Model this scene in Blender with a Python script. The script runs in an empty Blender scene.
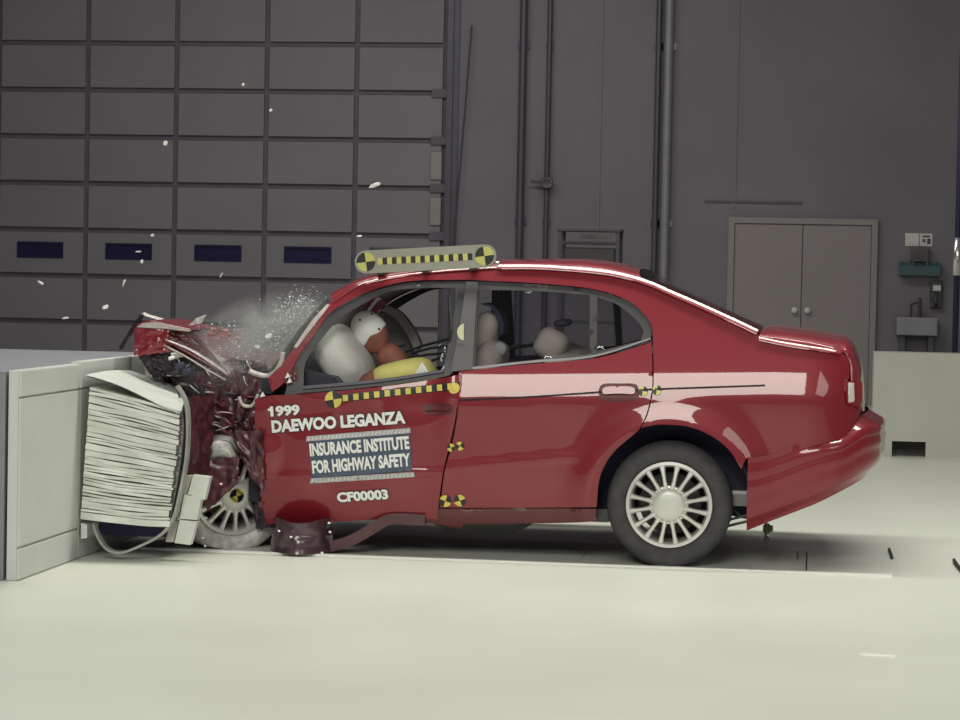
import bpy, bmesh, math, random
from mathutils import Vector, Matrix, noise
from mathutils.geometry import delaunay_2d_cdt
random.seed(11)
scene = bpy.context.scene
COL = scene.collection
R = math.radians

# ------------------------------------------------------------------ camera
FPX, HC = 2400.0, 1.428
def _cam_axes(yaw=7.95, pitch=2.0, roll=1.15):
    y, p, r = R(yaw), R(pitch), R(roll)
    f = Vector((-math.sin(y)*math.cos(p), math.cos(y)*math.cos(p), -math.sin(p)))
    rt = Vector((math.cos(y), math.sin(y), 0)); up = rt.cross(f)
    r2 = rt*math.cos(r) + up*math.sin(r); u2 = r2.cross(f)
    return f, r2, u2
CF, CR, CU = _cam_axes()
CPOS = Vector((0, 0, HC))
cd = bpy.data.cameras.new('camera'); cd.sensor_width = 36.0; cd.lens = FPX/960*36.0
cd.clip_start = 0.1; cd.clip_end = 300
cam = bpy.data.objects.new('camera', cd); COL.objects.link(cam)
m = Matrix.Identity(4)
for i in range(3):
    m[i][0] = CR[i]; m[i][1] = CU[i]; m[i][2] = -CF[i]; m[i][3] = CPOS[i]
cam.matrix_world = m
scene.camera = cam

# ------------------------------------------------------------------ world, lamps, exposure
w = bpy.data.worlds.new('world'); scene.world = w; w.use_nodes = True
w.node_tree.nodes['Background'].inputs[0].default_value = (0.55, 0.52, 0.56, 1)
w.node_tree.nodes['Background'].inputs[1].default_value = 0.16
vs = scene.view_settings
vs.view_transform = 'Standard'; vs.look = 'None'; vs.gamma = 1.0; vs.exposure = 0.0
vs.use_curve_mapping = False
def area(name, loc, rot, sx, sy, power, col=(0.98, 1.0, 0.91), spread=180):
    l = bpy.data.lights.new(name, 'AREA'); l.shape = 'RECTANGLE'; l.size = sx; l.size_y = sy
    l.energy = power; l.color = col; l.spread = R(spread)
    o = bpy.data.objects.new(name, l); COL.objects.link(o)
    o.location = loc; o.rotation_euler = [R(a) for a in rot]
    return o
# the hall's overhead flood-light banks above the crash zone and filming side, plus added fills
area('overhead_or_fill_bank', (-0.5, 12.4, 7.0), (0, 0, 0), 8.5, 0.9, 440, spread=150)
area('overhead_or_fill_bank', (-1.5, 17.0, 7.0), (0, 0, 0), 8.0, 2.0, 40, spread=115)  # unseen fill added behind the car to brighten the floor and underside
area('overhead_or_fill_bank', (7.2, -1.5, 7.0), (30, 20, 0), 5.0, 5.4, 260, spread=150)
area('overhead_or_fill_bank', (-1.9, -1.5, 7.0), (30, 0, 0), 5.2, 5.4, 850, spread=150)
area('overhead_or_fill_bank', (-4.2, 22.6, 6.4), (25, 0, 0), 8.0, 1.2, 210, spread=160)  # unseen fill added deep in the hall to lift the back wall

# ------------------------------------------------------------------ materials
MATS = {}
def mat(name, col, rough=0.5, metal=0.0, coat=0.0, spec=0.5, var=0.0, vscale=6.0, bump=0.0, bscale=40.0, trans=0.0, coat_rough=0.03):
    if name in MATS: return MATS[name]
    mt = bpy.data.materials.new(name); mt.use_nodes = True
    nt = mt.node_tree; b = nt.nodes['Principled BSDF']
    b.inputs['Base Color'].default_value = (*col, 1); b.inputs['Roughness'].default_value = rough
    b.inputs['Metallic'].default_value = metal; b.inputs['Coat Weight'].default_value = coat
    b.inputs['Coat Roughness'].default_value = coat_rough
    b.inputs['Specular IOR Level'].default_value = spec
    b.inputs['Transmission Weight'].default_value = trans
    tc = nt.nodes.new('ShaderNodeTexCoord')
    if var > 0:
        n = nt.nodes.new('ShaderNodeTexNoise'); n.inputs['Scale'].default_value = vscale; n.inputs['Detail'].default_value = 5
        r = nt.nodes.new('ShaderNodeValToRGB')
        r.color_ramp.elements[0].position = 0.3; r.color_ramp.elements[1].position = 0.72
        r.color_ramp.elements[0].color = (*[c*(1-var) for c in col], 1); r.color_ramp.elements[1].color = (*[min(1, c*(1+var)) for c in col], 1)
        nt.links.new(tc.outputs['Object'], n.inputs['Vector']); nt.links.new(n.outputs['Fac'], r.inputs['Fac'])
        nt.links.new(r.outputs['Color'], b.inputs['Base Color'])
    if bump > 0:
        n2 = nt.nodes.new('ShaderNodeTexNoise'); n2.inputs['Scale'].default_value = bscale; n2.inputs['Detail'].default_value = 4
        bp = nt.nodes.new('ShaderNodeBump'); bp.inputs['Strength'].default_value = bump; bp.inputs['Distance'].default_value = 0.02
        nt.links.new(tc.outputs['Object'], n2.inputs['Vector']); nt.links.new(n2.outputs['Fac'], bp.inputs['Height'])
        nt.links.new(bp.outputs['Normal'], b.inputs['Normal'])
    MATS[name] = mt
    return mt
def glassmat(name, tint, gloss=0.12, rough=0.02):
    mt = bpy.data.materials.new(name); mt.use_nodes = True; nt = mt.node_tree
    for n in list(nt.nodes): nt.nodes.remove(n)
    out = nt.nodes.new('ShaderNodeOutputMaterial'); mx = nt.nodes.new('ShaderNodeMixShader')
    t = nt.nodes.new('ShaderNodeBsdfTransparent'); g = nt.nodes.new('ShaderNodeBsdfGlossy')
    t.inputs['Color'].default_value = (*tint, 1); g.inputs['Roughness'].default_value = rough
    lw = nt.nodes.new('ShaderNodeLayerWeight'); lw.inputs['Blend'].default_value = 0.25
    mr = nt.nodes.new('ShaderNodeMapRange'); mr.inputs['To Min'].default_value = 0.03; mr.inputs['To Max'].default_value = gloss*4
    nt.links.new(lw.outputs['Fresnel'], mr.inputs['Value']); nt.links.new(mr.outputs['Result'], mx.inputs['Fac'])
    nt.links.new(t.outputs[0], mx.inputs[1]); nt.links.new(g.outputs[0], mx.inputs[2]); nt.links.new(mx.outputs[0], out.inputs[0])
    MATS[name] = mt
    return mt
PAINT = mat('red_car_paint', (0.205, 0.011, 0.020), 0.45, 0.1, 0.9, 0.25)
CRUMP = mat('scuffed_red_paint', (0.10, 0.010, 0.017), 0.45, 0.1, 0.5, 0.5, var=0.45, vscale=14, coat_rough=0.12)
BLACKTRIM = mat('charcoal_trim', (0.040, 0.036, 0.039), 0.45, var=0.15)
RUBBER = mat('tyre_rubber', (0.050, 0.047, 0.050), 0.75, var=0.2, vscale=20, bump=0.15, bscale=60)
DUSTRUB = mat('dusty_rubber', (0.50, 0.48, 0.45), 0.85, var=0.35, vscale=25, bump=0.3, bscale=50)
ALLOY = mat('alloy_metal', (0.62, 0.60, 0.57), 0.35, 0.55, var=0.08)
HUBC = mat('hub_cap_silver', (0.60, 0.60, 0.55), 0.4, 0.25, var=0.05)
DARK = mat('dark_cavity', (0.012, 0.012, 0.02), 0.8, var=0.2)
NAVY = mat('navy_liner', (0.016, 0.013, 0.055), 0.6, var=0.2)
UNDER = mat('underbody_metal', (0.09, 0.085, 0.085), 0.6, 0.3, var=0.3)
WHITEP = mat('white_barrier_paint', (0.56, 0.57, 0.53), 0.55, var=0.05, vscale=3)
ALUM = mat('aluminium_sheet', (0.62, 0.63, 0.58), 0.5, 0.15, var=0.1, vscale=9, bump=0.12, bscale=25)
ALUMD = mat('dull_aluminium', (0.30, 0.30, 0.28), 0.6, 0.2, var=0.2, vscale=9)
YEL = mat('marker_yellow', (0.66, 0.52, 0.10), 0.5, var=0.06)
PALEYEL = mat('pale_marker_yellow', (0.60, 0.57, 0.17), 0.5, var=0.06)
BLK = mat('marker_black', (0.015, 0.015, 0.015), 0.5, var=0.1)
WHT = mat('lettering_white', (0.80, 0.79, 0.76), 0.5, var=0.04)
SLATE = mat('decal_slate_blue', (0.06, 0.085, 0.13), 0.5, var=0.1)
DECALG = mat('decal_grey', (0.42, 0.40, 0.42), 0.5, var=0.2, vscale=60)
BOARD = mat('board_beige_grey', (0.33, 0.32, 0.27), 0.55, var=0.08)
TAN = mat('seat_tan', (0.58, 0.51, 0.43), 0.85, var=0.12, bump=0.1)
SEATD = mat('seat_dark', (0.05, 0.045, 0.06), 0.8, var=0.2)
AIRBAG = mat('airbag_cloth', (0.62, 0.61, 0.57), 0.9, var=0.06, bump=0.15, bscale=30)
AIRBAG2 = mat('airbag_grey_cloth', (0.62, 0.57, 0.57), 0.9, var=0.06, bump=0.15, bscale=30)
DSHIRT = mat('yellow_shirt', (0.80, 0.72, 0.24), 0.9, var=0.12, vscale=10)
DSKIN = mat('dummy_brown_vinyl', (0.30, 0.11, 0.08), 0.6, var=0.2, vscale=20)
DHEAD = mat('dummy_white_paint', (0.75, 0.74, 0.71), 0.6, var=0.04)
WALLM = mat('wall_grey', (0.165, 0.148, 0.170), 0.8, var=0.08, vscale=0.7)
GARM = mat('garage_panel_grey', (0.175, 0.158, 0.178), 0.7, var=0.06, vscale=1.0)
GARJ = mat('garage_joint_dark', (0.105, 0.095, 0.115), 0.8, var=0.1)
WINM = mat('window_dark_blue', (0.012, 0.010, 0.05), 0.25, var=0.1)
FRAMED = mat('window_frame_dark', (0.035, 0.03, 0.07), 0.6, var=0.1)
DOORM = mat('door_taupe', (0.235, 0.205, 0.205), 0.6, var=0.05, vscale=1)
PIPED = mat('pipe_dark', (0.075, 0.068, 0.09), 0.5, 0.3, var=0.1)
PIPEL = mat('pipe_grey', (0.22, 0.21, 0.23), 0.5, 0.2, var=0.1)
TEAL = mat('teal_plastic', (0.03, 0.075, 0.085), 0.5, var=0.1)
PAPER = mat('paper_grey', (0.55, 0.54, 0.52), 0.8, var=0.05)
REDL = mat('tail_light_red', (0.25, 0.01, 0.01), 0.15, coat=1.0, var=0.1)
CLRL = mat('tail_light_clear', (0.62, 0.58, 0.55), 0.2, coat=1.0, var=0.15, vscale=30)
CHROME = mat('bright_metal', (0.75, 0.73, 0.70), 0.2, 0.9, var=0.05)
RAILW = mat('steel_strip', (0.88, 0.87, 0.82), 0.35, 0.2, var=0.06)
SIDEG = glassmat('side_glass', (0.88, 0.88, 0.90))
REARG = glassmat('rear_glass', (0.80, 0.81, 0.82), 0.08)

# floor material: pale painted concrete with faint mottling and gloss
fm = mat('floor_paint', (0.60, 0.60, 0.535), 0.42, var=0.045, vscale=0.9, bump=0.02, bscale=3)

# ------------------------------------------------------------------ helpers
def ray(px, py): return CF*FPX + CR*(px-480) - CU*(py-360)
def P(px, py, Y):
    d = ray(px, py); return CPOS + d*(Y/d.y)
def PX(px, py, X):
    d = ray(px, py); return CPOS + d*(X/d.x)
def PZ(px, py, Z=0.0):
    d = ray(px, py); return CPOS + d*((Z-HC)/d.z)
def wloc(o):
    v = Vector((0, 0, 0))
    while o is not None: v += o.location; o = o.parent
    return v
def obj(name, verts, faces, ma, parent=None, smooth=False, mats=None, idx=None):
    me = bpy.data.meshes.new(name); off = wloc(parent)
    me.from_pydata([tuple(Vector(v)-off) for v in verts], [], [tuple(f) for f in faces]); me.update()
    for q in (mats or [ma]): me.materials.append(q)
    if idx:
        for p_, i in zip(me.polygons, idx): p_.material_index = i
    if smooth:
        for p_ in me.polygons: p_.use_smooth = True
    o = bpy.data.objects.new(name, me); COL.objects.link(o); o.parent = parent
    return o
def empty(name, loc, parent=None):
    o = bpy.data.objects.new(name, None); COL.objects.link(o); o.parent = parent
    o.location = Vector(loc) - wloc(parent); o.empty_display_size = 0.1
    return o
def tag(o, label=None, cat=None, group=None, kind=None):
    if label: o['label'] = label
    if cat: o['category'] = cat
    if group: o['group'] = group
    if kind: o['kind'] = kind
    return o
class MB:
    def __init__(s): s.v = []; s.f = []; s.i = []; s.mi = 0
    def add(s, vs_, fs_):
        n = len(s.v); s.v += [Vector(q) for q in vs_]; s.f += [tuple(a+n for a in q) for q in fs_]; s.i += [s.mi]*len(fs_); return s
    def box(s, x0, x1, y0, y1, z0, z1, b=0.0):
        if b <= 0:
            return s.add([(x, y, z) for z in (z0, z1) for y in (y0, y1) for x in (x0, x1)],
                         [(0, 2, 3, 1), (4, 5, 7, 6), (0, 1, 5, 4), (2, 6, 7, 3), (0, 4, 6, 2), (1, 3, 7, 5)])
        bm = bmesh.new(); bmesh.ops.create_cube(bm, size=1.0)
        for v in bm.verts: v.co = Vector(((x0+x1)/2+v.co.x*(x1-x0), (y0+y1)/2+v.co.y*(y1-y0), (z0+z1)/2+v.co.z*(z1-z0)))
        bmesh.ops.bevel(bm, geom=bm.edges[:], offset=b, segments=2, affect='EDGES', profile=0.7)
        bm.verts.index_update(); s.add([v.co.copy() for v in bm.verts], [[v.index for v in f.verts] for f in bm.faces]); bm.free()
        return s
    def tube(s, pts, r, n=8, cap=True):
        pts = [Vector(q) for q in pts]; rs = r if isinstance(r, (list, tuple)) else [r]*len(pts)
        vv = []; prev = None
        for i, q in enumerate(pts):
            t = (pts[min(i+1, len(pts)-1)] - pts[max(i-1, 0)]).normalized()
            if prev is None:
                a = Vector((0, 0, 1)) if abs(t.z) < .9 else Vector((1, 0, 0)); u = t.cross(a).normalized()
            else: u = (prev - t*prev.dot(t)).normalized()
            prev = u; w_ = t.cross(u)
            vv += [q + (u*math.cos(2*math.pi*k/n) + w_*math.sin(2*math.pi*k/n))*rs[i] for k in range(n)]
        ff = [(i*n+k, i*n+(k+1) % n, (i+1)*n+(k+1) % n, (i+1)*n+k) for i in range(len(pts)-1) for k in range(n)]
        if cap: ff += [tuple(range(n))[::-1], tuple((len(pts)-1)*n+k for k in range(n))]
        return s.add(vv, ff)
    def prism(s, poly, d):           # poly: 3d points, d: extrusion vector
        n = len(poly); d = Vector(d); a = [Vector(q) for q in poly]
        return s.add(a + [q+d for q in a], [tuple(range(n)), tuple(range(2*n-1, n-1, -1))] + [(i, i+n, (i+1) % n+n, (i+1) % n) for i in range(n)])
    def grid(s, fn, nu, nv):
        vv = [fn(i/nu, j/nv) for i in range(nu+1) for j in range(nv+1)]
        return s.add(vv, [(i*(nv+1)+j, (i+1)*(nv+1)+j, (i+1)*(nv+1)+j+1, i*(nv+1)+j+1) for i in range(nu) for j in range(nv)])
    def lathe(s, prof, c, axis, n=48, closed=False):   # prof: (radius, along axis)
        c = Vector(c); ax = Vector(axis).normalized()
        a = Vector((0, 0, 1)) if abs(ax.z) < .9 else Vector((1, 0, 0)); u = ax.cross(a).normalized(); w_ = ax.cross(u)
        vv = [c + ax*h + (u*math.cos(2*math.pi*k/n) + w_*math.sin(2*math.pi*k/n))*r for r, h in prof for k in range(n)]
        L = len(prof)
        return s.add(vv, [(i*n+k, ((i+1) % L)*n+k, ((i+1) % L)*n+(k+1) % n, i*n+(k+1) % n) for i in range(L if closed else L-1) for k in range(n)])
    def ell(s, c, rx, ry, rz, rot=None, nu=20, nv=14, fn=None):
        c = Vector(c); M = rot or Matrix.Identity(3); vv = []
        for i in range(nv+1):
            th = math.pi*i/nv
            for k in range(nu):
                ph = 2*math.pi*k/nu
                d = Vector((math.sin(th)*math.cos(ph), math.sin(th)*math.sin(ph), math.cos(th)))
                q = Vector((d.x*rx, d.y*ry, d.z*rz))
                if fn: q = fn(q, d)
                vv.append(c + M @ q)
        return s.add(vv, [(i*nu+k, (i+1)*nu+k, (i+1)*nu+(k+1) % nu, i*nu+(k+1) % nu) for i in range(nv) for k in range(nu)])
    def build(s, name, ma, parent=None, smooth=False, mats=None):
        return obj(name, s.v, s.f, ma, parent, smooth, mats, s.i if mats else None)
def autosmooth(o, ang=35):
    me = o.data
    for p_ in me.polygons: p_.use_smooth = True
    bm = bmesh.new(); bm.from_mesh(me)
    bmesh.ops.remove_doubles(bm, verts=bm.verts, dist=1e-6)
    bmesh.ops.recalc_face_normals(bm, faces=bm.faces)
    for e in bm.edges:
        if len(e.link_faces) == 2 and e.calc_face_angle(0) > R(ang): e.smooth = False
    bm.to_mesh(me); bm.free()
    return o

def curve_pts(seg, sub=5):          # open Catmull-Rom
    if len(seg) < 3: return [Vector(q[:2]) for q in seg]
    p = [Vector(q[:2]) for q in seg]; out = []
    for i in range(len(p)-1):
        a = p[i-1] if i else p[0]*2-p[1]; b, c = p[i], p[i+1]; d = p[i+2] if i+2 < len(p) else p[-1]*2-p[-2]
        for k in range(sub):
            t = k/sub
            out.append(0.5*((2*b)+(c-a)*t+(2*a-5*b+4*c-d)*t*t+(3*b-3*c+d-a)*t**3))
    return out + [p[-1]]
def loop_pts(pts, sub=5):           # closed loop; a third element marks a corner
    cs = [i for i, q in enumerate(pts) if len(q) > 2]
    if not cs:
        n = len(pts); p = pts[-2:] + pts + pts[:2]
        full = curve_pts([q[:2] for q in p], sub); return full[2*sub:(n+2)*sub]
    pts = pts[cs[0]:] + pts[:cs[0]]; cs = [c-cs[0] for c in cs] + [len(pts)]; pts = pts + [pts[0]]
    out = []
    for a, b in zip(cs[:-1], cs[1:]): out += curve_pts(pts[a:b+1], sub)[:-1]
    return out

def smoothstep(a, b, x):
    t = max(0, min(1, (x-a)/(b-a))); return t*t*(3-2*t)
# ---- the car's near body side: Y of the surface for a given X, Z
Y0, HW = 11.885, 0.885
YC = Y0 + HW
def belt(X): return 0.96 + 0.17*smoothstep(-1.75, -0.72, X) + 0.02*smoothstep(-.7, .2, X)
def crease(X): return 0.856 + 0.055*max(0, min(1, (X+1.75)/1.55))
XE = 0.25
def side(X, Z):
    o = 0.0
    if Z < 0.5: o += 0.70*(0.5-Z)**2
    zc = crease(X)
    if Z > zc - 0.05:
        d = Z-(zc-0.05); e = min(d, 0.2); o += 0.20*e + 0.50*e*e + 0.40*(d-e)
    zb = belt(X)
    if Z > zb:
        d = Z-zb; o += 0.15*d*d
    # wheel-arch flare
    r = math.hypot(X+0.70, Z-0.31)
    o -= 0.030*math.exp(-((r-0.41)/0.075)**2)
    # plan curvature towards the tail
    if X > -0.75: o += 0.018*(X+0.75)**2
    if X > XE-0.28:
        t = min(1, (X-(XE-0.28))/0.29); o += 0.26*(1-math.sqrt(max(0, 1-t*t)))
    return Y0 + o
def PS(px, py, fn=side):
    Y = Y0+0.05
    for _ in range(7):
        q = P(px, py, Y); Y = fn(q.x, q.z)
    q = P(px, py, Y); q.y = fn(q.x, q.z)
    return q
def inpoly(x, y, poly):
    c = False; j = len(poly)-1
    for i in range(len(poly)):
        a, b = poly[i], poly[j]
        if (a[1] > y) != (b[1] > y) and x < (b[0]-a[0])*(y-a[1])/(b[1]-a[1])+a[0]: c = not c
        j = i
    return c
def panel(name, outline, ma, parent, holes=(), fn=side, step=0.028, thick=0.014, off=0.0, sub=5, mirror=False, jit=0.0):
    loops = []
    for lp in [outline, *holes]:
        L = [PS(q[0], q[1], fn) for q in loop_pts(lp, sub)]
        L = [(q.x, q.z) for q in L]; D = []
        for a, b in zip(L, L[1:]+L[:1]):
            n = max(1, int(math.hypot(b[0]-a[0], b[1]-a[1])/step + .5))
            D += [(a[0]+(b[0]-a[0])*k/n, a[1]+(b[1]-a[1])*k/n) for k in range(n)]
        loops.append(D)
    allb = [q for L in loops for q in L]
    xs = [q[0] for q in loops[0]]; zs = [q[1] for q in loops[0]]
    cell = {}
    for q in allb: cell.setdefault((int(q[0]//step), int(q[1]//step)), []).append(q)
    pts = []
    nx = int((max(xs)-min(xs))/step)+1; nz = int((max(zs)-min(zs))/step)+1
    for i in range(nx):
        for k in range(nz):
            x = min(xs)+(i+.5+(.25 if k % 2 else -.25))*step; z = min(zs)+(k+.5)*step
            if not inpoly(x, z, loops[0]) or any(inpoly(x, z, h) for h in loops[1:]): continue
            cx, cz = int(x//step), int(z//step)
            if any(math.hypot(q[0]-x, q[1]-z) < step*.5 for a in (-1, 0, 1) for b in (-1, 0, 1) for q in cell.get((cx+a, cz+b), ())): continue
            pts.append((x, z))
    ed = []; n0 = 0
    for L in loops:
        ed += [(n0+i, n0+(i+1) % len(L)) for i in range(len(L))]; n0 += len(L)
    V, E, F_, *_ = delaunay_2d_cdt([Vector(q) for q in allb+pts], ed, [], 0, 1e-6)
    F2 = []
    for f in F_:
        cx = sum(V[i][0] for i in f)/3; cz = sum(V[i][1] for i in f)/3
        if inpoly(cx, cz, loops[0]) and not any(inpoly(cx, cz, h) for h in loops[1:]): F2.append(tuple(f))
    front = [Vector((v[0], fn(v[0], v[1])+off, v[1])) for v in V]
    n = len(front); verts = front[:] + [q+Vector((0, thick, 0)) for q in front]; faces = F2 + [tuple(i+n for i in reversed(f)) for f in F2]
    cnt = {}
    for f in F2:
        for a, b in zip(f, f[1:]+f[:1]): cnt[(a, b)] = 1
    for (a, b) in list(cnt):
        if (b, a) not in cnt:
            k = len(verts); verts += [front[a], front[b], verts[b+n], verts[a+n]]; faces.append((k, k+3, k+2, k+1))
    sm = n  # everything smooth except the rim, which has vertices of its own
    if mirror:
        verts = [Vector((q.x, 2*YC-q.y, q.z)) for q in verts]; faces = [tuple(reversed(f)) for f in faces]
    return obj(name, verts, faces, ma, parent, smooth=True)
def loft(name, near, cen, ma, parent, ny=26, power=2.4, thick=0.012, nfn=side, smooth=True, yc=None):
    # near: pixel points on the near body side, cen: the same along the car's centre line; mirrored to the far side
    yc = yc or YC
    sub = 6
    A = [PS(q[0], q[1], nfn) for q in curve_pts(near, sub)]; B = [P(q[0], q[1], yc) for q in curve_pts(cen, sub)]
    n = max(len(A), len(B))
    def rs(L, t):
        u = t*(len(L)-1); i = min(int(u), len(L)-2); return L[i].lerp(L[i+1], u-i)
    rows = []
    for i in range(n):
        a, b = rs(A, i/(n-1)), rs(B, i/(n-1)); row = []
        for k in range(ny+1):
            th = math.pi*k/ny; s = -math.cos(th)      # -1..1
            f = (1-abs(s)**power)**(1/power)
            row.append(Vector((a.x+(b.x-a.x)*f, yc+(yc-a.y)*s, a.z+(b.z-a.z)*f)))
        rows.append(row)
    mb = MB(); W = ny+1
    vv = [q for r_ in rows for q in r_]; n1 = len(vv)
    ff = [(i*W+k, i*W+k+1, (i+1)*W+k+1, (i+1)*W+k) for i in range(n-1) for k in range(ny)]
    return obj(name, vv, ff, ma, parent, smooth)

# ================================================================== the hall
YW = 28.7
fl = MB(); fl.box(-16, 8, -6, YW+.4, -0.2, 0.0)
tag(fl.build('floor', fm), kind='structure')
wl = MB(); wl.box(-4.42, 8, YW, YW+.3, 0, 9); wl.box(-16, -4.42, YW+.12, YW+.3, 0, 9)
wallb = tag(wl.build('wall_back', WALLM), kind='structure')
for X in (-2.62, -1.0):                                  # upright seams of the wall sheets
    MB().box(X-.02, X+.02, YW-.012, YW+.01, 2.3 if X > -2 else 0, 9).build('seam_strip', WALLM, wallb)

# sectional overhead door
gx = [-12.35, -11.22, -10.09, -8.955, -7.83, -6.70, -5.585, -4.50]
gz = [0.02, 0.195, 0.765, 1.333, 1.898, 2.475, 3.05, 3.625, 4.20, 4.775, 5.35, 5.92]
gd = empty('door_1', (-8.4, YW, 0)); tag(gd, kind='structure')
MB().box(gx[0], gx[-1]+.05, YW+.045, YW+.10, 0, gz[-1]).build('backing', GARJ, gd)
pm = None
for i in range(len(gx)-1):
    for j in range(len(gz)-1):
        x0, x1, z0, z1 = gx[i]+.03, gx[i+1]-.03, gz[j]+.032, gz[j+1]-.032
        if j == 3:
            cx = (x0+x1)/2 - 0.01; wx0, wx1, wz0, wz1 = cx-.295, cx+.295, 1.545, 1.745
            mb = MB()
            mb.box(x0, wx0, YW, YW+.05, z0, z1); mb.box(wx1, x1, YW, YW+.05, z0, z1)
            mb.box(wx0, wx1, YW, YW+.05, z0, wz0); mb.box(wx0, wx1, YW, YW+.05, wz1, z1)
            pn = mb.build('panel', GARM, gd)
            MB().box(wx0, wx1, YW+.02, YW+.04, wz0, wz1).build('pane', WINM, pn)
            fr = MB()
            for a, b, c, d in ((wx0, wx1, wz0, wz0+.025), (wx0, wx1, wz1-.025, wz1), (wx0, wx0+.025, wz0+.025, wz1-.025), (wx1-.025, wx1, wz0+.025, wz1-.025)):
                fr.box(a, b, YW-.012, YW+.02, c, d)
            fr.build('window_frame', WINM, pn)
        elif pm is None or j in (0,):
            o = MB().box(x0, x1, YW, YW+.05, z0, z1, .008).build('panel', GARM, gd)
        else:
            MB().box(x0, x1, YW, YW+.05, z0, z1, .008).build('panel', GARM, gd)
tr = MB(); tr.box(-4.47, -4.40, YW-.06, YW+.1, 0, 6.2); tr.box(-4.40, -4.33, YW-.03, YW, 0, 6.2)
track = tr.build('track', PIPED, gd)
for z in (3.62, 3.05, 2.475, 1.9):
    MB().box(-4.66, -4.47, YW-.03, YW, z-.05, z+.05, .01).build('hinge', GARJ, gd)
for z in (2.2, 2.75):
    MB().box(-4.66, -4.52, YW-.02, YW, z-.17, z+.17, .02).build('bracket', DOORM, gd)
tag(MB().tube([P(472, 25, YW-.1), P(465, 110, YW-.1), P(456, 215, YW-.1), P(452, 262, YW-.1)], .012, 6).build('pull_cable', PIPED),
    'thin dark cable hanging slantwise beside the overhead door track', 'cable')

# double door in the back wall
dd = empty('door_2', (-0.18, YW, 0)); tag(dd, kind='structure')
mb = MB()
mb.box(-1.055, -0.985, YW-.06, YW, 0, 2.19); mb.box(0.625, 0.695, YW-.06, YW, 0, 2.19); mb.box(-.985, .625, YW-.06, YW, 2.12, 2.19)
mb.build('frame', DOORM, dd)
for x0, x1, kx in ((-.98, -.185, -.255), (-.175, .62, -.105)):
    lf = MB().box(x0, x1, YW-.035, YW-.004, .01, 2.115, .004).build('leaf', DOORM, dd)
    k = MB(); k.lathe([(0.0, -.07), (.03, -.065), (.04, -.045), (.03, -.025), (.014, -.02), (.014, 0)], (kx, YW-.035, 1.10), (0, 1, 0), 20)
    k.build('knob', PAPER, lf, True)
MB().box(-1.35, -.2, YW-.02, YW, 2.36, 2.385).build('lintel_strip', GARJ, dd)

def conduit(x, r, ma, z0, label, name='conduit_pipe'):
    o = MB().tube([(x, YW-r-.03, z0), (x, YW-r-.03, 9)], r, 12).build(name, ma)
    for z in (2.1, 4.2, 6.3):
        MB().box(x-r*1.6, x+r*1.6, YW-.03, YW, z-.04, z+.04).build('clamp', ma, o)
    autosmooth(o)
    return tag(o, label, 'pipe')
conduit(-3.55, .045, PIPED, 0, 'thick dark conduit pipe on the grey wall beside the valve pipe')
vp = conduit(-3.235, .03, PIPED, 0, 'slim dark pipe with a small valve on the grey wall')
v = MB(); v.box(-3.30, -3.16, YW-.16, YW-.09, 2.50, 2.62, .02); v.tube([(-3.42, YW-.11, 2.58), (-3.23, YW-.11, 2.56)], .018, 8); v.build('valve', UNDER, vp)
v = MB(); v.lathe([(.05, 0), (.06, .01), (.05, .02)], (-3.22, YW-.2, 2.56), (0, 1, 0), 16, True); v.build('hand_wheel', CHROME, vp)
conduit(-1.93, .035, PIPED, 0, 'dark conduit pipe of the pair left of the double door')
conduit(-1.81, .055, PIPEL, 0, 'light grey downpipe beside the dark conduit near the double door')

# items on the wall at the side of the double door
ns = MB().box(1.015, 1.175, YW-.008, YW, 1.885, 2.035).build('notice_sheet', PAPER); tag(ns, 'pale blank notice sheet pinned above the teal wall rack', 'notice', 'paper notices on the wall')
ns = MB().box(1.185, 1.33, YW-.008, YW, 1.885, 2.035).build('notice_sheet', PAPER); tag(ns, 'notice sheet with dark printed blocks above the teal wall rack', 'notice', 'paper notices on the wall')
pr = MB()
for a, b, c, d in ((1.215, 1.30, 1.99, 2.01), (1.215, 1.25, 1.93, 1.97), (1.27, 1.31, 1.91, 1.975)): pr.box(a, b, YW-.0105, YW-.0078, c, d)
pr.build('print', UNDER, ns)
rk = empty('wall_rack', (1.19, YW, 1.55)); tag(rk, 'dark teal plastic wall rack with raised centre below the notices', 'rack')
MB().box(0.95, 1.42, YW-.02, YW, 1.54, 1.70, .006).build('back', TEAL, rk)
mb = MB(); mb.box(0.95, 1.42, YW-.16, YW-.02, 1.54, 1.57); mb.box(.95, 1.42, YW-.16, YW-.14, 1.57, 1.65); mb.build('tray', TEAL, rk)
for x in (.95, 1.10, 1.26, 1.40): MB().box(x, x+.02, YW-.14, YW-.02, 1.57, 1.70).build('divider', TEAL, rk)
MB().box(1.08, 1.29, YW-.09, YW-.0, 1.70, 1.87, .01).build('holder', UNDER, rk)
tp = empty('wall_telephone', (1.40, YW, 1.15)); tag(tp, 'dark wall telephone with pale cradle above the grey wall box', 'telephone')
MB().box(1.32, 1.46, YW-.07, YW, 1.16, 1.48, .02).build('body', BLACKTRIM, tp)
MB().box(1.345, 1.44, YW-.10, YW-.07, 1.36, 1.43, .015).build('cradle', PAPER, tp)
MB().tube([(1.39, YW-.09, 1.34), (1.38, YW-.12, 1.25), (1.39, YW-.09, 1.18)], .022, 10).build('handset', PIPED, tp, True)
sk = empty('wall_box', (1.16, YW, .83)); tag(sk, 'grey box shelf mounted low on the wall with dark brackets', 'shelf')
MB().box(0.93, 1.40, YW-.34, YW, .84, 1.05, .015).build('body', PIPEL, sk)
for x in (.97, 1.30): MB().box(x, x+.07, YW-.22, YW, .42, .84, .01).build('bracket', PIPED, sk)
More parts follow.
